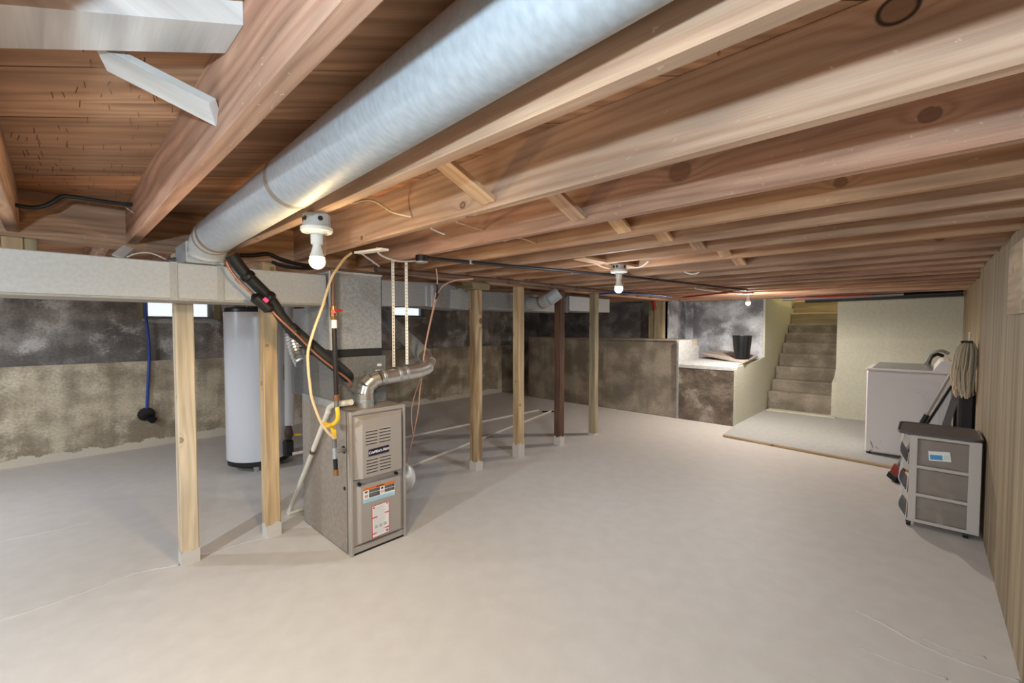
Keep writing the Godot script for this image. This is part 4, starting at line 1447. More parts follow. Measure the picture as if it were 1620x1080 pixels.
	for k in 3:
		tube(st, bend(line_z(-1.795 + k * 0.004, [[690 + k, 450], [693 - k, 456], [690 + k, 461], [693 - k, 466], [689 + k, 472]]), 4), 0.0048, 6)
	single("wire_knot", st, M.soft_black, "black twist of tape knotting the thermostat wires under the pipe", "knot")
	# foil hose beside the furnace foot
	var fh := thing("foil_duct", "crinkled foil flexible duct curling from the furnace foot", "duct", Vector3(-2.8, 0.28, -1.66))
	st = tool()
	var pts := []
	for i in 40:
		var t := float(i) / 39.0
		var a := t * PI * 0.5
		pts.append(Vector3(-2.68 - 0.12 * (1.0 - cos(a)) - maxf(0.0, t - 0.7) * 1.0, 0.30, -1.596 - 0.125 * sin(a)))
	tube(st, pts, zigzag(40, 0.093, 0.110), 28)
	put("hose", st, M.foil, fh)
	# pipes on the floor behind the posts
	O = Vector3.ZERO
	for w in [[[560, 708], [852, 648.5], "white plastic pipe lying on the floor further behind the posts"], [[600, 757], [872, 650], "white plastic pipe lying on the floor just behind the posts"]]:
		var a := hy(w[0][0], w[0][1], 0.014)
		var b := hy(w[1][0], w[1][1], 0.014)
		O = a
		st = tool()
		tube(st, [a, b], 0.0145, 12)
		single("floor_pipe", st, M.pvc, w[2], "pipe", "pipes lying on the floor")
	O = hy(866, 650.5, 0)
	st = tool()
	board(st, hy(858, 651, 0.008), hy(876, 650.5, 0.008), Vector3(1, 0, 1), 0.05, 0.016)
	single("floor_drain_cover", st, M.black, "small black strip on the floor at the end of the white pipes", "strip")

func build_water_heater():
	var c := Vector3(-4.86, 0, -1.40)
	var h := thing("water_heater", "tall white tank water heater behind the golden post", "water heater", c)
	var st := tool()
	lathe(st, [Vector2(0, 0.055), Vector2(0.272, 0.055), Vector2(0.274, 0.10), Vector2(0.274, 0.105)], upright(c), 48)
	put("base_ring", st, M.soft_black, h)
	st = tool()
	lathe(st, [Vector2(0.268, 0.098), Vector2(0.280, 0.105), Vector2(0.280, 1.535), Vector2(0.276, 1.540)], upright(c), 64)
	put("tank", st, M.enamel, h)
	st = tool()
	lathe(st, [Vector2(0.277, 1.535), Vector2(0.279, 1.54), Vector2(0.279, 1.568), Vector2(0.26, 1.578), Vector2(0, 1.580)], upright(c), 48)
	put("top_cap", st, M.navy_dark, h)
	for a in [0.4, 2.5, 4.6]:
		st = tool()
		lathe(st, [Vector2(0, 0), Vector2(0.025, 0), Vector2(0.03, 0.056), Vector2(0, 0.056)], upright(c + Vector3(cos(a) * 0.22, 0, sin(a) * 0.22)), 10)
		put("foot", st, M.galv, h)
	st = tool()
	tube(st, [c + Vector3(0.08, 1.57, 0.10), c + Vector3(0.08, 1.80, 0.10)], 0.012, 10)
	tube(st, [c + Vector3(0.08, 1.64, 0.10), c + Vector3(0.08, 1.68, 0.10)], 0.022, 10)
	put("water_nipple", st, M.grey_pipe, h)
	st = tool()
	var n := (EYE - c).normalized()
	for k in 6:
		pass
	var th0 := atan2(0.55, 0.83)
	var a0 := c + Vector3(cos(-0.62), 0, sin(-0.62)) * 0.2815
	var a1 := c + Vector3(cos(-0.78), 0, sin(-0.78)) * 0.2815
	plate(st, [a0 + Vector3(0, 1.02, 0), a1 + Vector3(0, 1.02, 0), a1 + Vector3(0, 0.86, 0), a0 + Vector3(0, 0.86, 0)], Vector3(cos(-0.7), 0, sin(-0.7)), 0.001)
	put("energy_label", st, mat(Color(0.62, 0.58, 0.12), 0.5), h)
	# gas control and the pipe beside the tank
	var gv := thing("gas_control", "dark gas control with a brown valve at the water heater foot", "valve", hx(456, 705, -4.55))
	var q := hx(457, 688, -4.55)
	st = tool()
	box(st, hx(456, 708, -4.55), Vector3(0.08, 0.16, 0.085), Basis.IDENTITY, 0.015)
	put("housing", st, M.black, gv)
	st = tool()
	tube(st, [q + Vector3(0, 0.09, 0), q + Vector3(0, 0.02, 0), q + Vector3(0, -0.04, 0.0)], [0.025, 0.04, 0.028], 12)
	put("valve", st, mat(Color(0.24, 0.15, 0.12), 0.6), gv)
	st = tool()
	tube(st, [hx(464, 687.5, -4.55), hx(476, 687, -4.55)], 0.012, 10)
	put("connector", st, M.yellow, gv)
	O = hx(458, 660, -4.49)
	st = tool()
	tube(st, [hx(458, 672, -4.49), hx(457.5, 560, -4.49), hx(457, 470, -4.49)], 0.042, 20)
	single("vertical_pipe", st, mat(Color(0.70, 0.69, 0.69), 0.45), "pale grey upright pipe between the water heater and the furnace", "pipe")
	O = hx(470, 718, -4.5)
	st = tool()
	tube(st, [hx(463, 717.5, -4.5), hx(482, 714, -4.5)], 0.016, 10)
	single("short_pipe", st, M.pvc, "short white pipe end low behind the furnace", "pipe")

func rrect(x0: float, x1: float, y0: float, y1: float, r: float, n := 6) -> PackedVector2Array:
	var p := PackedVector2Array()
	for c in [[x1 - r, y1 - r, 0.0], [x0 + r, y1 - r, 0.25], [x0 + r, y0 + r, 0.5], [x1 - r, y0 + r, 0.75]]:
		for k in n + 1:
			var a: float = TAU * (c[2] + 0.25 * k / n)
			p.append(Vector2(c[0] + r * cos(a), c[1] + r * sin(a)))
	return p

func build_laundry():
	var y0 := 0.028
	var zf := -6.02
	var w := thing("washing_machine", "white top-loading washing machine with its scuffed side turned outwards", "washer", Vector3(-0.11, y0, -6.36))
	var st := tool()
	span(st, Vector3(-0.44, y0 + 0.022, -6.70), Vector3(0.215, 0.925, zf), 0.012)
	put("body", st, M.washer, w)
	# pressed shapes in the side
	st = tool()
	slab(st, rrect(-0.355, 0.15, 0.17, 0.86, 0.09), Vector3(0, 0, zf), Vector3(1, 0, 0), Vector3(0, 1, 0), 0.0035)
	slab(st, rrect(-0.33, 0.125, 0.18, 0.835, 0.08), Vector3(0, 0, zf), Vector3(1, 0, 0), Vector3(0, 1, 0), 0.0085)
	slab(st, rrect(-0.25, 0.055, 0.20, 0.76, 0.09), Vector3(0, 0, zf + 0.0085), Vector3(1, 0, 0), Vector3(0, 1, 0), 0.004)
	slab(st, rrect(-0.225, 0.03, 0.215, 0.735, 0.08), Vector3(0, 0, zf + 0.0085), Vector3(1, 0, 0), Vector3(0, 1, 0), 0.009)
	put("pressed_panel", st, M.washer, w)
	st = tool()
	span(st, Vector3(-0.447, 0.928, -6.705), Vector3(0.22, 0.952, zf + 0.006), 0.008)
	put("deck", st, M.washer, w)
	st = tool()
	hexa(st, [Vector3(-0.40, 0.952, -6.06), Vector3(-0.37, 0.985, -6.62), Vector3(0.07, 0.985, -6.62), Vector3(0.07, 0.952, -6.06)], Vector3(0, -0.012, 0))
	put("lid", st, M.washer_lid, w)
	st = tool()
	slab(st, PackedVector2Array([Vector2(0.075, 0.95), Vector2(0.085, 0.975), Vector2(0.125, 1.045), Vector2(0.15, 1.062), Vector2(0.19, 1.062), Vector2(0.215, 1.04), Vector2(0.22, 0.95)]), Vector3(0, 0, -6.68), Vector3(1, 0, 0), Vector3(0, 1, 0), 0.63)
	put("console", st, M.washer, w)
	for p in [[-0.41, -6.06], [0.18, -6.06], [-0.41, -6.66], [0.18, -6.66]]:
		st = tool()
		lathe(st, [Vector2(0, 0), Vector2(0.02, 0), Vector2(0.02, 0.024), Vector2(0, 0.024)], upright(Vector3(p[0], y0, p[1])), 10)
		put("foot", st, M.soft_black, w)
	# rubbed marks low on the side
	for p in [[1377, 697, 1381, 708, 0.006], [1385, 706, 1390, 710, 0.004], [1391, 691, 1393, 698, 0.006], [1402, 690, 1406, 701, 0.004], [1374, 714, 1380, 711, 0.006]]:
		st = tool()
		board(st, hz(p[0], p[1], zf + 0.001), hz(p[2], p[3], zf + 0.001), Vector3.RIGHT, p[4], 0.0008, 0.0)
		put("scuff", st, mat(Color(0.36, 0.31, 0.25), 0.8), w)
	# hoses heaped on the machine
	var hs := thing("washer_hose", "grey water hoses heaped behind the washing machine console", "hose", Vector3(0.1, 0.985, -6.66))
	st = tool()
	tube(st, bend([Vector3(0.02, 0.99, -6.64), Vector3(0.04, 1.04, -6.67), Vector3(0.06, 1.09, -6.70), Vector3(0.10, 1.12, -6.70), Vector3(0.15, 1.13, -6.72), Vector3(0.20, 1.10, -6.74)], 6), 0.016, 12)
	put("supply_hose", st, mat(Color(0.58, 0.60, 0.58), 0.5), hs)
	st = tool()
	tube(st, bend([Vector3(0.045, 0.985, -6.69), Vector3(0.06, 1.05, -6.71), Vector3(0.11, 1.09, -6.73), Vector3(0.16, 1.07, -6.74)], 6), 0.018, 12)
	put("drain_hose", st, M.black, hs)
	build_cart()
	# broom with its brush on the floor
	var br := thing("broom", "long broom leaning to the wall with its black and red brush on the floor", "broom", hz(1415, 750, -5.2))
	var top := hz(1519, 566, -5.2)
	var low := hz(1418, 739, -5.2)
	st = tool()
	tube(st, [low, top], 0.010, 10)
	put("handle", st, M.stick, br)
	st = tool()
	tube(st, [low.lerp(top, 0.40), low.lerp(top, 0.50)], 0.020, 12)
	put("grip", st, M.black, br)
	st = tool()
	var bd := (top - low).normalized()
	board(st, low + bd * 0.02 + Vector3(0.02, 0, 0.02), low - bd * 0.07 + Vector3(0.02, 0, 0.02), Vector3(0.6, 0, 0.8), 0.10, 0.045, 0.006)
	put("brush_back", st, mat(Color(0.50, 0.14, 0.10), 0.5), br)
	st = tool()
	board(st, low - bd * 0.068 + Vector3(0.02, 0, 0.02), low - bd * 0.12 + Vector3(0.02, 0, 0.02), Vector3(0.6, 0, 0.8), 0.11, 0.05, 0.004)
	put("bristles", st, M.black, br)
	var sk := thing("squeegee_pole", "slim black pole leaning beside the broom behind the drawer cart", "pole", hz(1440, 708, -5.24))
	st = tool()
	tube(st, [hz(1420, 742, -5.26), hz(1517, 592, -5.26)], 0.011, 10)
	put("handle", st, M.soft_black, sk)
	st = tool()
	tube(st, [hz(1515, 595, -5.26), hz(1521, 586, -5.26)], 0.013, 10)
	put("tip", st, M.stick, sk)
	# mop hung head up
	var mp := thing("string_mop", "string mop hanging head down against the panelled wall", "mop", hz(1529, 545, -5.02))
	st = tool()
	var r2 := RandomNumberGenerator.new()
	r2.seed = 5
	var hd := hz(1531, 543, -5.02)
	for i in 120:
		var a := r2.randf() * TAU
		var q := sqrt(r2.randf())
		var ox := cos(a) * q
		var oz := sin(a) * q
		var ln := r2.randf_range(0.30, 0.44)
		var p0 := hd + Vector3(ox * 0.035, r2.randf_range(-0.02, 0.004), oz * 0.05)
		var pts := [p0, hd + Vector3(ox * 0.062 - 0.008, -0.05, oz * 0.085), hd + Vector3(ox * 0.072 - 0.016, -0.16, oz * 0.10), hd + Vector3(ox * 0.070 - 0.02 + r2.randf_range(-0.01, 0.01), -0.26, oz * 0.10), hd + Vector3(ox * 0.062 - 0.022 + r2.randf_range(-0.012, 0.012), -ln, oz * 0.09)]
		for k in pts.size():
			pts[k].x = minf(pts[k].x, 0.345)
		tube(st, bend(pts, 3), 0.0055, 5)
	var sg := put("strings", st, M.mop, mp)
	sg.set_meta("kind", "stuff")
	st = tool()
	span(st, hd + Vector3(-0.04, 0.0, -0.03), hd + Vector3(0.03, 0.02, 0.03), 0.006)
	put("clamp", st, M.black, mp)
	st = tool()
	tube(st, [hd + Vector3(0.01, -0.1, 0.0), hd + Vector3(0.01, 0.09, 0.0)], 0.007, 8)
	put("stub", st, M.label, mp)
	# grey strip leaning in the gap
	O = hz(1497, 672, -5.5)
	st = tool()
	var g1 := hz(1520, 604, -5.55)
	var g0 := hz(1490, 690, -5.55)
	board(st, g1.lerp(g0, (g1.y - 0.01) / (g1.y - g0.y)), g1, Vector3.RIGHT, 0.05, 0.012)
	single("grey_board", st, mat(Color(0.42, 0.40, 0.40), 0.6), "narrow grey board leaning in the gap beside the washing machine", "board")
	O = Vector3(0.29, 0.03, -5.75)
	st = tool()
	span(st, Vector3(0.245, 0.028, -6.6), Vector3(0.35, 0.80, -5.66), 0.02)
	single("black_board", st, M.black, "black flat board stood on edge between the washing machine and the wall", "board")

func build_cart():
	var zf := -4.09
	var zb := -4.50
	var xa := -0.055
	var xb := 0.290
	var c := thing("drawer_cart", "three-drawer plastic cart on casters against the panelled wall", "cart", Vector3(0.12, 0, -4.3))
	var yb := 0.048
	var yt := 0.635
	var levels := [yb, 0.232, 0.428, yt]
	# corner posts and rails
	for z in [[zf - 0.012, zf], [zb, zb + 0.012]]:
		for x in [[xa, xa + 0.042], [xb - 0.058, xb]]:
			var st := tool()
			span(st, Vector3(x[0], yb, z[0]), Vector3(x[1], yt, z[1]), 0.003)
			put("upright", st, M.plastic, c)
		for k in 4:
			var st := tool()
			span(st, Vector3(xa, levels[k] - 0.010, z[0] + 0.001), Vector3(xb, levels[k] + 0.012, z[1] - 0.001), 0.003)
			put("rail", st, M.plastic, c)
	for k in 4:
		var st := tool()
		span(st, Vector3(xa - 0.01, levels[k] - 0.008, zb), Vector3(xb, levels[k] + 0.006, zf - 0.002), 0.003)
		put("shelf", st, M.plastic, c)
	for k in 3:
		var d := Node3D.new()
		d.name = "drawer" if k == 0 else "drawer_%03d" % k
		c.add_child(d)
		var ya: float = levels[k] + 0.014
		var yc: float = levels[k + 1] - 0.016
		# tray walls
		var st := tool()
		span(st, Vector3(xa + 0.01, ya, zf - 0.020), Vector3(xb - 0.015, yc, zf - 0.016), 0.001)
		put("drawer_side", st, M.clear, d)
		st = tool()
		span(st, Vector3(xa + 0.01, ya, zb + 0.016), Vector3(xb - 0.015, yc, zb + 0.020), 0.001)
		put("drawer_side", st, M.plastic, d)
		st = tool()
		span(st, Vector3(xb - 0.02, ya, zb + 0.02), Vector3(xb - 0.016, yc, zf - 0.02), 0.001)
		put("drawer_back", st, M.plastic, d)
		# bowed front
		st = tool()
		var hgt := yc - ya
		var prof := PackedVector2Array()
		for i in 13:
			var t := i / 12.0
			prof.append(Vector2(-0.014 - 0.045 * pow(sin(PI * clampf(t * 0.82 + 0.06, 0, 1)), 0.7) * (1.0 if t > 0.4 else 0.55 + 0.45 * t / 0.4), t * hgt))
		for i in range(12, -1, -1):
			prof.append(prof[i] + Vector2(0.006, 0))
		slab(st, prof, Vector3(xa + 0.004, ya, zb + 0.01), Vector3(1, 0, 0), Vector3(0, 1, 0), zf - zb - 0.02)
		put("drawer_front", st, M.clear_front, d)
	# top tray
	var st := tool()
	slab(st, rrect(-0.115, 0.292, zb - 0.01, zf + 0.006, 0.05), Vector3(0, yt + 0.012, 0), Vector3(1, 0, 0), Vector3(0, 0, 1), -0.014)
	put("top_tray", st, M.plastic_top, c)
	st = tool()
	var rim := rrect(-0.118, 0.294, zb - 0.012, zf + 0.008, 0.052)
	for i in rim.size():
		var a := rim[i]
		var b := rim[(i + 1) % rim.size()]
		if a.distance_to(b) < 0.0005: continue
		tube(st, [Vector3(a.x, yt + 0.027, a.y), Vector3(b.x, yt + 0.027, b.y)], 0.006, 6)
	put("tray_rim", st, M.plastic_top, c)
	for x in [xa + 0.005, xb - 0.06]:
		for z in [zf - 0.03, zb + 0.03]:
			st = tool()
			tube(st, [Vector3(x - 0.012, 0.021, z), Vector3(x + 0.012, 0.021, z)], 0.021, 14)
			span(st, Vector3(x - 0.014, 0.02, z - 0.016), Vector3(x + 0.014, 0.046, z + 0.016), 0.003)
			put("caster", st, M.black, c)
	var im := Image.create(64, 32, false, Image.FORMAT_RGB8)
	im.fill(Color(0.92, 0.93, 0.92))
	im.fill_rect(Rect2i(4, 12, 36, 16), Color(0.28, 0.58, 0.80))
	for y in [12, 16, 20, 24]:
		im.fill_rect(Rect2i(44, y, 16, 1), Color(0.65, 0.66, 0.66))
	st = tool()
	plate(st, [hz(1468.5, 713, zf - 0.013), hz(1503, 715.5, zf - 0.013), hz(1505, 731, zf - 0.013), hz(1469.5, 728, zf - 0.013)], Vector3(0, 0, 1), 0.001)
	put("product_label", st, mat(Color.WHITE, 0.5, 0, as_texture(im)), c)

# ---------------------------------------------------------------- lamps
func bulb_lamp(at: Vector3, tint: Color, energy: float, glow: float, label: String, box_high: float, group: String):
	# at: where the box meets the timber
	var l := thing("bulb_lampholder", label, "lamp", at, group)
	var st := tool()
	var y := at.y - box_high
	if box_high > 0.0:
		lathe(st, [Vector2(0, y), Vector2(0.052, y), Vector2(0.052, at.y), Vector2(0, at.y)], Transform3D(Basis(Vector3.UP, 0.39), Vector3(at.x, 0, at.z)), 8)
		var jb := put("junction_box", st, M.galv_dusty, l)
		for a in [-0.3, 0.25, 1.45, 3.0]:
			st = tool()
			var d := Vector3(sin(a), 0, cos(a))
			var c := Vector3(at.x, y + box_high * 0.55, at.z) + d * 0.0465
			tube(st, [c, c + d * 0.005], 0.0095, 12)
			put("knockout", st, M.black, jb)
	var xf := upright(Vector3(at.x, y, at.z))
	st = tool()
	lathe(st, [Vector2(0.030, -0.030), Vector2(0.040, -0.024), Vector2(0.055, -0.022), Vector2(0.060, -0.016), Vector2(0.060, -0.004), Vector2(0.055, 0.0), Vector2(0, 0.0)], xf, 32)
	put("base", st, M.porcelain, l)
	st = tool()
	lathe(st, [Vector2(0, -0.068), Vector2(0.021, -0.068), Vector2(0.0225, -0.066), Vector2(0.0235, -0.024), Vector2(0.030, -0.022)], xf, 28)
	put("socket", st, M.porcelain, l)
	st = tool()
	lathe(st, [Vector2(0.0285, -0.118), Vector2(0.022, -0.098), Vector2(0.0165, -0.078), Vector2(0.0155, -0.066), Vector2(0, -0.066)], xf, 28)
	put("bulb_neck", st, M.porcelain, l)
	st = tool()
	var prof := [Vector2(0, -0.166)]
	for k in range(1, 10):
		var a := -PI / 2 + k * (PI * 0.62) / 9.0
		prof.append(Vector2(0.0305 * cos(a), -0.1355 + 0.0305 * sin(a)))
	prof.append(Vector2(0.0275, -0.116))
	lathe(st, prof, xf, 28)
	var g := mat(Color(1, 1, 1), 0.4)
	g.emission_enabled = true
	g.emission = tint
	g.emission_energy_multiplier = glow
	put("bulb", st, g, l)
	st = tool()
	var cx := Vector3(at.x + 0.026, y - 0.024, at.z - 0.018)
	for k in 16:
		var p := cx + Vector3(0.0003 * k, -0.0045 * k, 0)
		tube(st, [p, p + Vector3(0, -0.003, 0)], 0.0016, 5)
	tube(st, [cx + Vector3(0.005, -0.072, 0), cx + Vector3(0.005, -0.086, 0)], 0.003, 6)
	put("pull_chain", st, M.brass, l)
	# an LED bulb hung base up throws most of its light downwards and a little all round
	var sp := SpotLight3D.new()
	sp.name = "light_down"
	l.add_child(sp)
	sp.position = Vector3(0, -box_high - 0.137, 0)
	sp.rotation = Vector3(-PI / 2, 0, 0)
	sp.spot_angle = 89.0
	sp.spot_angle_attenuation = 0.35
	sp.light_color = tint
	sp.light_energy = energy * 0.72
	sp.light_size = 0.03
	sp.spot_range = 14.0
	sp.spot_attenuation = 2.0
	sp.shadow_enabled = true
	var o := OmniLight3D.new()
	o.name = "light_round"
	l.add_child(o)
	o.position = Vector3(0, -box_high - 0.137, 0)
	o.light_color = tint
	o.light_energy = energy * 0.28
	o.light_size = 0.03
	o.omni_range = 14.0
	o.omni_attenuation = 2.0
	o.shadow_enabled = true

func flash_unit(at: Vector3, tint: Color, energy: float):
	# the photographer's flash on its stand above the camera
	var l := thing("camera_flash", "small flash unit standing above the camera position", "flash", at)
	var st := tool()
	box(st, at - cf * 0.035, Vector3(0.07, 0.045, 0.05), Basis(cr, cu, -cf), 0.006)
	put("head", st, M.black, l)
	st = tool()
	box(st, at - cf * 0.008, Vector3(0.06, 0.034, 0.006), Basis(cr, cu, -cf), 0.002)
	var g := mat(Color(1, 1, 1), 0.4)
	g.emission_enabled = true
	g.emission = tint
	g.emission_energy_multiplier = 3.0
	put("flash_window", st, g, l)
	st = tool()
	tube(st, [at - cf * 0.04, Vector3(at.x - cf.x * 0.04, 0.03, at.z - cf.z * 0.04)], 0.012, 10)
	put("stand", st, M.black, l)
	st = tool()
	for k in 3:
		var a := TAU * k / 3.0 + 0.8
		var f := Vector3(at.x - cf.x * 0.04, 0.012, at.z - cf.z * 0.04)
		tube(st, [f + Vector3(0, 0.25, 0), f + Vector3(cos(a) * 0.22, 0, sin(a) * 0.22)], 0.008, 8)
	put("stand_leg", st, M.black, l)
	var o := OmniLight3D.new()
	o.name = "light"
	l.add_child(o)
	o.position = cf * 0.012
	o.light_color = tint
	o.light_energy = energy
	o.light_size = 0.025
	o.omni_range = 14.0
	o.omni_attenuation = 2.0
	o.shadow_enabled = true

func build_lamps():
	var warm := Color(1.0, 0.87, 0.64)
	var neutral := Color(0.90, 0.96, 1.0)
	var cool := Color(0.90, 0.95, 1.0)
	bulb_lamp(Vector3(-1.755, JB, -0.726), warm, L1, 3.0, "warm bare bulb on a metal box under the joist beside the round duct", 0.048, "bare bulb lampholders")
	bulb_lamp(Vector3(-1.60, JB, -2.80), cool, L2, 3.0, "cool bare bulb lampholder above the open floor before the posts", 0.036, "bare bulb lampholders")
	bulb_lamp(Vector3(-1.70, JB, -6.33), Color(1.0, 0.97, 0.93), L3, 3.0, "cool bare bulb lampholder by the alcove and the stair", 0.0, "bare bulb lampholders")
	bulb_lamp(Vector3(-1.7, JB, 1.6), neutral, LB1, 3.0, "bare bulb lampholder at the near end of the row", 0.04, "bare bulb lampholders")
	bulb_lamp(Vector3(-4.8, JB, 1.2), cool, LB2, 3.0, "bare bulb lampholder in the near bay beyond the beam", 0.04, "bare bulb lampholders")
	flash_unit(Vector3(0.0, 1.59, 0.35), Color(0.82, 0.93, 1.0), LF)
	bulb_lamp(Vector3(-1.3, 3.38, -9.6), Color(1.0, 0.95, 0.80), LS, 3.0, "bare bulb lampholder at the head of the stair", 0.0, "bare bulb lampholders")

func wire(called: String, pts: Array, r: float, m: Material, label: String, category: String, group := "", sub := 5):
	O = pts[0]
	var st := tool()
	tube(st, bend(pts, sub), r, 8)
	return single(called, st, m, label, category, group)

func build_overhead_lines():
	# long iron water pipe below the joists, with its bands
	var a := [hy(590, 426, 1.805), hy(720, 437, 1.805)]
	var w := thing("overhead_pipe", "long rusty iron pipe slung along under the joists before the posts", "pipe", hy(720, 437, 1.805))
	var p0 := Vector3(-2.83, 1.806, -1.60)
	var p1 := Vector3(-2.72, 1.806, -2.95)
	var p2 := Vector3(-2.645, 1.806, -5.9)
	var st := tool()
	tube(st, [p0, p1], 0.019, 14)
	put("length", st, M.rusty, w)
	st = tool()
	tube(st, [p1, p2], 0.017, 14)
	put("length", st, mat(Color(0.47, 0.39, 0.35), 0.55, 0.3), w)
	for t in [0.0, 0.92]:
		st = tool()
		var q := p0.lerp(p1, t)
		var d := (p1 - p0).normalized()
		tube(st, [q - d * 0.02, q + d * 0.03], 0.026, 14)
		put("coupling", st, M.rusty, w)
	for t in [0.16, 0.30]:
		st = tool()
		var q := p1.lerp(p2, t)
		var d := (p2 - p1).normalized()
		tube(st, [q - d * 0.02, q + d * 0.02], 0.023, 14)
		put("coupling", st, M.rusty, w)
	# dark conduit from the junction box
	var c := thing("conduit", "dark metal conduit running from the junction box towards the stair", "conduit", hy(678, 408, 1.825))
	st = tool()
	tube(st, line_y(1.826, [[676, 408], [800, 420], [970, 435], [1100, 449.5], [1182, 459]]), 0.0115, 12)
	put("tube", st, mat(Color(0.27, 0.26, 0.27), 0.4, 0.5), c)
	for p in [[745, 414.5], [905, 429.5], [1040, 443]]:
		st = tool()
		var q := hy(p[0], p[1], 1.826)
		box(st, q, Vector3(0.012, 0.028, 0.03), Basis(Vector3.UP, 0.1), 0.002)
		put("clip", st, M.galv, c)
	var jb := thing("junction_box", "round dark junction box at the end of the conduit with a pale rim", "box", hy(667, 411, 1.80))
	st = tool()
	var q := hy(667, 409, 1.82)
	lathe(st, [Vector2(0, -0.018), Vector2(0.036, -0.018), Vector2(0.038, 0.02), Vector2(0, 0.02)], upright(q), 20)
	put("can", st, M.iron, jb)
	st = tool()
	lathe(st, [Vector2(0, -0.024), Vector2(0.037, -0.024), Vector2(0.037, -0.018), Vector2(0, -0.018)], upright(q), 20)
	put("rim", st, M.galv_dusty, jb)
	wire("white_cable", [hz(597, 391, -1.19), hz(598, 399, -1.2), hz(610, 407, -1.28), hz(632, 413, -1.40), hz(658, 412.5, -1.55)], 0.0055, M.romex_white, "white cable dropping from the ringed joist to the round junction box", "cable")
	var pb := thing("cable_plate", "flat white plastic cable plate under the ringed joist", "plate", hz(588, 397, -1.16))
	st = tool()
	board(st, hz(566, 400, -1.155), hz(609, 394, -1.155), Vector3(0, 0, 1), 0.045, 0.012)
	put("plate", st, M.romex_white, pb)
	wire("white_rod", [hz(571, 400, -1.19), hz(600, 421, -1.45)], 0.005, M.romex_white, "thin white rod slanting down from the white cable plate", "rod", "", 1)
	# cable ends poking from the joists
	wire("cable_tail", [hz(556, 321, -0.80), hz(575, 316.5, -0.85), hz(590, 317, -0.90), hz(605, 325, -0.98), hz(622, 336, -1.05), hz(650, 342.5, -1.12)], 0.0048, M.romex, "yellowish cable with a black sleeve crossing beside the ringed joist", "cable", "cable tails between joists")
	wire("cable_tail", [hz(722, 351, -1.21), hz(742, 357, -1.40), hz(763, 363, -1.56)], 0.0045, M.romex, "short yellowish cable tail reaching the reddish joist", "cable", "cable tails between joists")
	wire("cable_tail", [hz(682, 361, -1.21), hz(692, 366, -1.27), hz(703, 370.5, -1.32)], 0.0045, M.romex_white, "short white cable tail curling down from the ringed joist", "cable", "cable tails between joists")
	wire("cable_tail", [hz(797, 381, -1.66), hz(815, 376.5, -1.75), hz(830, 378, -1.84), hz(847, 384.5, -1.93)], 0.0045, M.romex, "yellowish cable tail arching under the reddish joist", "cable", "cable tails between joists")
	wire("cable_tail", [hz(928, 410, -2.66), hz(945, 418, -2.72), hz(958, 423, -2.77), hz(969, 424, -2.80)], 0.007, M.romex, "yellow cable entering the cool lampholder before the posts", "cable", "cable tails at the cool lamp")
	wire("cable_tail", [hz(992, 422, -2.80), hz(1006, 423, -2.80), hz(1017, 420, -2.79), hz(1026, 413, -2.75)], 0.0045, M.romex_white, "white cable leaving the cool lampholder before the posts", "cable", "cable tails at the cool lamp")
	wire("cable_tail", [hz(1083, 430, -3.55), hz(1092, 433, -3.55), hz(1100, 433, -3.55), hz(1106, 430, -3.55)], 0.006, M.romex_white, "white cable loop sagging under a far joist", "cable", "cable tails between joists")
	# blocking at the lamp
	O = Vector3(-1.62, JB, -2.5)
	st = tool()
	board(st, Vector3(-1.66, JB + 0.012, -2.39), Vector3(-1.66, JB + 0.012, -2.665), Vector3(1, 0, 0), 0.09, 0.02)
	single("blocking_board", st, M.plank_pale, "pale blocking board between joists next to the cool lampholder", "board", "blocking boards at the cool lamp")
	O = Vector3(-1.62, JB, -2.9)
	st = tool()
	board(st, Vector3(-1.62, JB + 0.012, -2.715), Vector3(-1.62, JB + 0.012, -3.045), Vector3(1, 0, 0), 0.09, 0.02)
	single("blocking_board", st, M.plank_pale, "pale blocking board holding the cool lampholder", "board", "blocking boards at the cool lamp")
	# black cable looped along the beam near the camera
	wire("black_cable", line_x(-2.79, [[2, 322], [18, 323], [38, 327], [55, 328], [72, 325], [86, 318], [97, 311], [112, 311], [140, 315], [175, 320], [200, 323], [216, 323]]), 0.0085, M.soft_black, "black cable looping along the beam between two joists", "cable")
	wire("nail_shank", [hx(199, 328, -2.76), hx(217, 341, -2.76)], 0.0022, M.galv, "bright bent nail under the black cable", "nail", "", 1)
	wire("white_cable_loop", line_x(-3.0, [[200, 407], [212, 402], [228, 399.5], [244, 402], [262, 410]]), 0.004, M.romex_white, "thin white cable arching over the dusty trunk duct", "cable")
	O = hx(195, 398, -3.0)
	st = tool()
	board(st, hx(186, 406, -3.0), hx(204, 392, -3.06), Vector3(0, 0, 1), 0.05, 0.015)
	single("white_cleat", st, M.white_wood, "short white painted cleat behind the trunk duct", "cleat")
	wire("grey_cable", line_x(-3.02, [[266, 412], [280, 410], [290, 405], [300, 395]]), 0.012, M.grey_pipe, "thick grey cable end beside the duct boot", "cable")
	# dark hoses above the trunk near the warm lamp
	wire("dark_hose", [hx(380, 404, -2.95), hx(400, 404, -2.95), hx(425, 402, -2.95), hx(445, 410, -2.95), hx(470, 417, -2.95), hx(500, 422, -2.95)], 0.012, M.iron, "dark hose running over the trunk duct behind the warm bulb", "hose", "dark hoses over the trunk duct")
	wire("dark_hose", [hx(430, 414, -2.93), hx(450, 421, -2.93), hx(475, 424, -2.93), hx(500, 424, -2.93)], 0.010, M.soft_black, "black hose lying on the trunk duct behind the warm bulb", "hose", "dark hoses over the trunk duct")
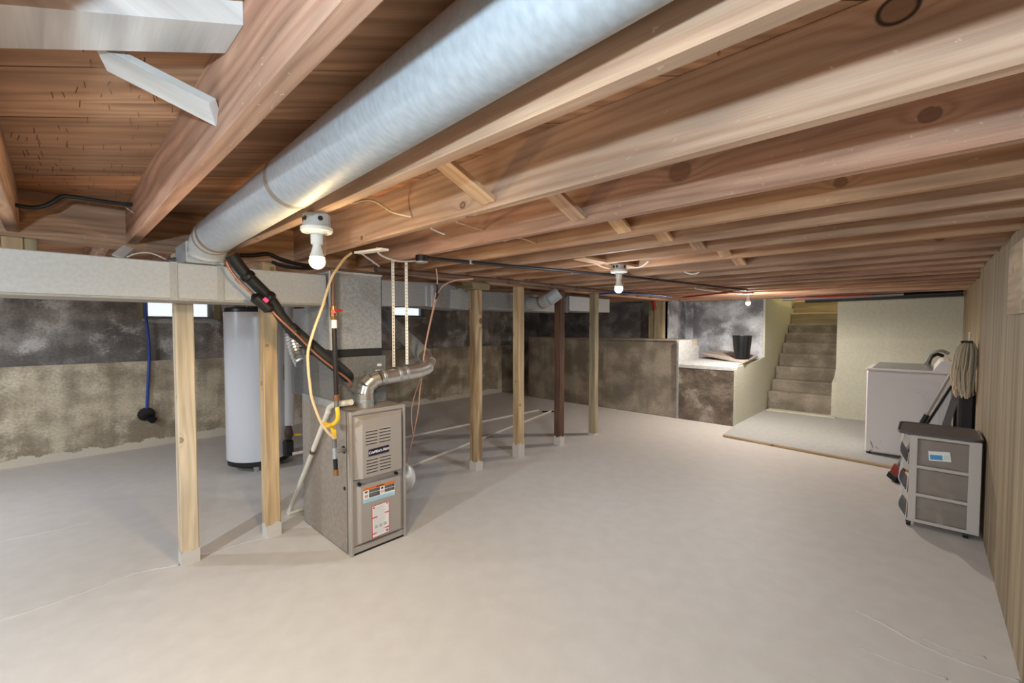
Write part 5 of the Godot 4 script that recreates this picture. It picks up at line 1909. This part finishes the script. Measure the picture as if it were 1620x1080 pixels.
	# drain and supply lines by the stair
	wire("red_supply_line", line_y(1.785, [[1080, 470], [1100, 468], [1130, 464.5], [1158, 461]]), 0.010, M.red_pex, "red plastic water line under the joists near the alcove lamp", "pipe", "red water lines")
	wire("red_supply_line", [Vector3(-1.35, 1.80, -7.25), Vector3(-0.9, 1.80, -7.22), Vector3(-0.5, 1.80, -7.2)], 0.011, M.red_pex, "red plastic water line under the joists in front of the stair", "pipe", "red water lines")
	wire("blue_supply_line", line_y(1.765, [[948, 465], [985, 463], [1030, 466], [1062, 470]]), 0.010, M.blue_pex, "blue plastic water line passing behind the cool bulb", "pipe")
	wire("white_supply_line", line_y(1.815, [[1100, 456], [1140, 461], [1172, 464]]), 0.013, M.pvc, "white water line running to the alcove lampholder", "pipe")
	wire("dark_drain_pipe", [Vector3(-1.30, 1.795, -7.75), Vector3(-0.6, 1.80, -7.75), Vector3(0.34, 1.815, -7.75)], 0.042, mat(Color(0.13, 0.13, 0.14), 0.4), "dark drain pipe under the joists before the cream wall", "pipe", "", 2)
	wire("grey_water_line", [Vector3(-1.55, 1.80, -7.5), Vector3(-0.9, 1.80, -7.5), Vector3(-0.2, 1.81, -7.45)], 0.02, M.grey_pipe, "grey water line under the joists before the stair", "pipe", "", 2)
	wire("loose_wire", line_z(-7.15, [[996, 464], [997, 472], [1001, 476], [1004, 470], [1006, 463]]), 0.007, M.grey_pipe, "grey wire loop hanging over the concrete bench", "wire", "loose wires over the bench")
	wire("loose_wire", line_z(-7.10, [[1004, 478], [1012, 478], [1022, 472], [1030, 466]]), 0.007, M.iron, "dark wire drooping towards the short uprights", "wire", "loose wires over the bench")
	wire("loose_wire", line_z(-6.9, [[940, 468], [980, 470], [1026, 467]]), 0.007, M.grey_pipe, "grey wire running level above the concrete bench", "wire", "loose wires over the bench")
	wire("red_hose", line_z(-7.12, [[1027, 474], [1031, 474], [1034, 479], [1035.5, 486], [1036, 491]]), 0.028, M.red, "bright red hose end hooked over the short upright", "hose")

func build_details():
	# blue line into the old pipe stub
	wire("blue_tube", line_x(-6.47, [[229, 470], [230, 490], [233, 520], [235.5, 545], [236, 565], [234.5, 600], [233, 630], [232, 652]]), 0.014, M.blue_pex, "blue plastic tube dropping down the foundation wall to a dark stub", "tube")
	var s := thing("pipe_stub", "dark old pipe stub in the foundation wall under the blue tube", "stub", hx(231, 656, -6.5))
	var c := hx(231, 655, -6.52)
	var st := tool()
	tube(st, [c, c + Vector3(0.06, 0, 0), c + Vector3(0.07, -0.01, 0)], [0.085, 0.075, 0.05], 14)
	put("collar", st, mat(Color(0.15, 0.135, 0.13), 0.8), s)
	st = tool()
	tube(st, [c + Vector3(0.03, -0.03, -0.02), c + Vector3(0.11, -0.06, -0.05)], 0.04, 12)
	put("nozzle", st, M.black, s)
	# plaster patches round the first window
	O = hx(290, 508, -6.5)
	st = tool()
	var q := []
	for p in [[228, 504], [228, 508], [250, 511], [300, 510], [332, 511], [336, 517], [341, 515], [349, 511], [340, 504]]:
		q.append(hx(p[0], p[1], -6.538))
	var poly := PackedVector2Array()
	for p in q: poly.append(Vector2(-p.z, p.y))
	slab(st, poly, Vector3(-6.548, 0, 0), Vector3(0, 0, -1), Vector3(0, 1, 0), 0.012)
	single("plaster_patch", st, M.grey_lime, "ragged white plaster smeared under the first foundation window", "patch")
	# wooden buck beside the windows
	for b in [[-0.655, -0.715, "wooden window buck standing at the near side of the first window"], [-1.405, -1.47, "wooden window buck standing at the far side of the first window"]]:
		O = Vector3(-6.54, 1.5, b[0])
		st = tool()
		span(st, Vector3(-6.545, 1.485, b[1]), Vector3(-6.53, 1.80, b[0]), 0.002)
		single("window_buck", st, M.treated_dark, b[2], "frame", "window bucks")
	O = Vector3(-6.54, 1.5, -4.66)
	st = tool()
	span(st, Vector3(-6.545, 1.50, -4.70), Vector3(-6.52, 1.80, -4.63), 0.002)
	single("window_buck", st, M.treated_dark, "wooden window buck beside the second foundation window", "frame", "window bucks")
	# blocks on top of the trunk duct under the beam
	O = Vector3(-3.15, 1.74, 0.10)
	st = tool()
	span(st, Vector3(-3.2, 1.735, 0.09), Vector3(-3.11, 1.82, 0.16), 0.004, Vector2(0.3, 0.2))
	single("packing_block", st, M.spf_gold, "tan packing block under the beam above the trunk duct", "block", "packing blocks under the beam")
	O = Vector3(-3.15, 1.74, 0.06)
	st = tool()
	span(st, Vector3(-3.2, 1.735, 0.045), Vector3(-3.11, 1.82, 0.088), 0.004, Vector2(0.8, 0.3))
	single("packing_block", st, M.treated, "narrow greenish packing block under the beam above the trunk duct", "block", "packing blocks under the beam")
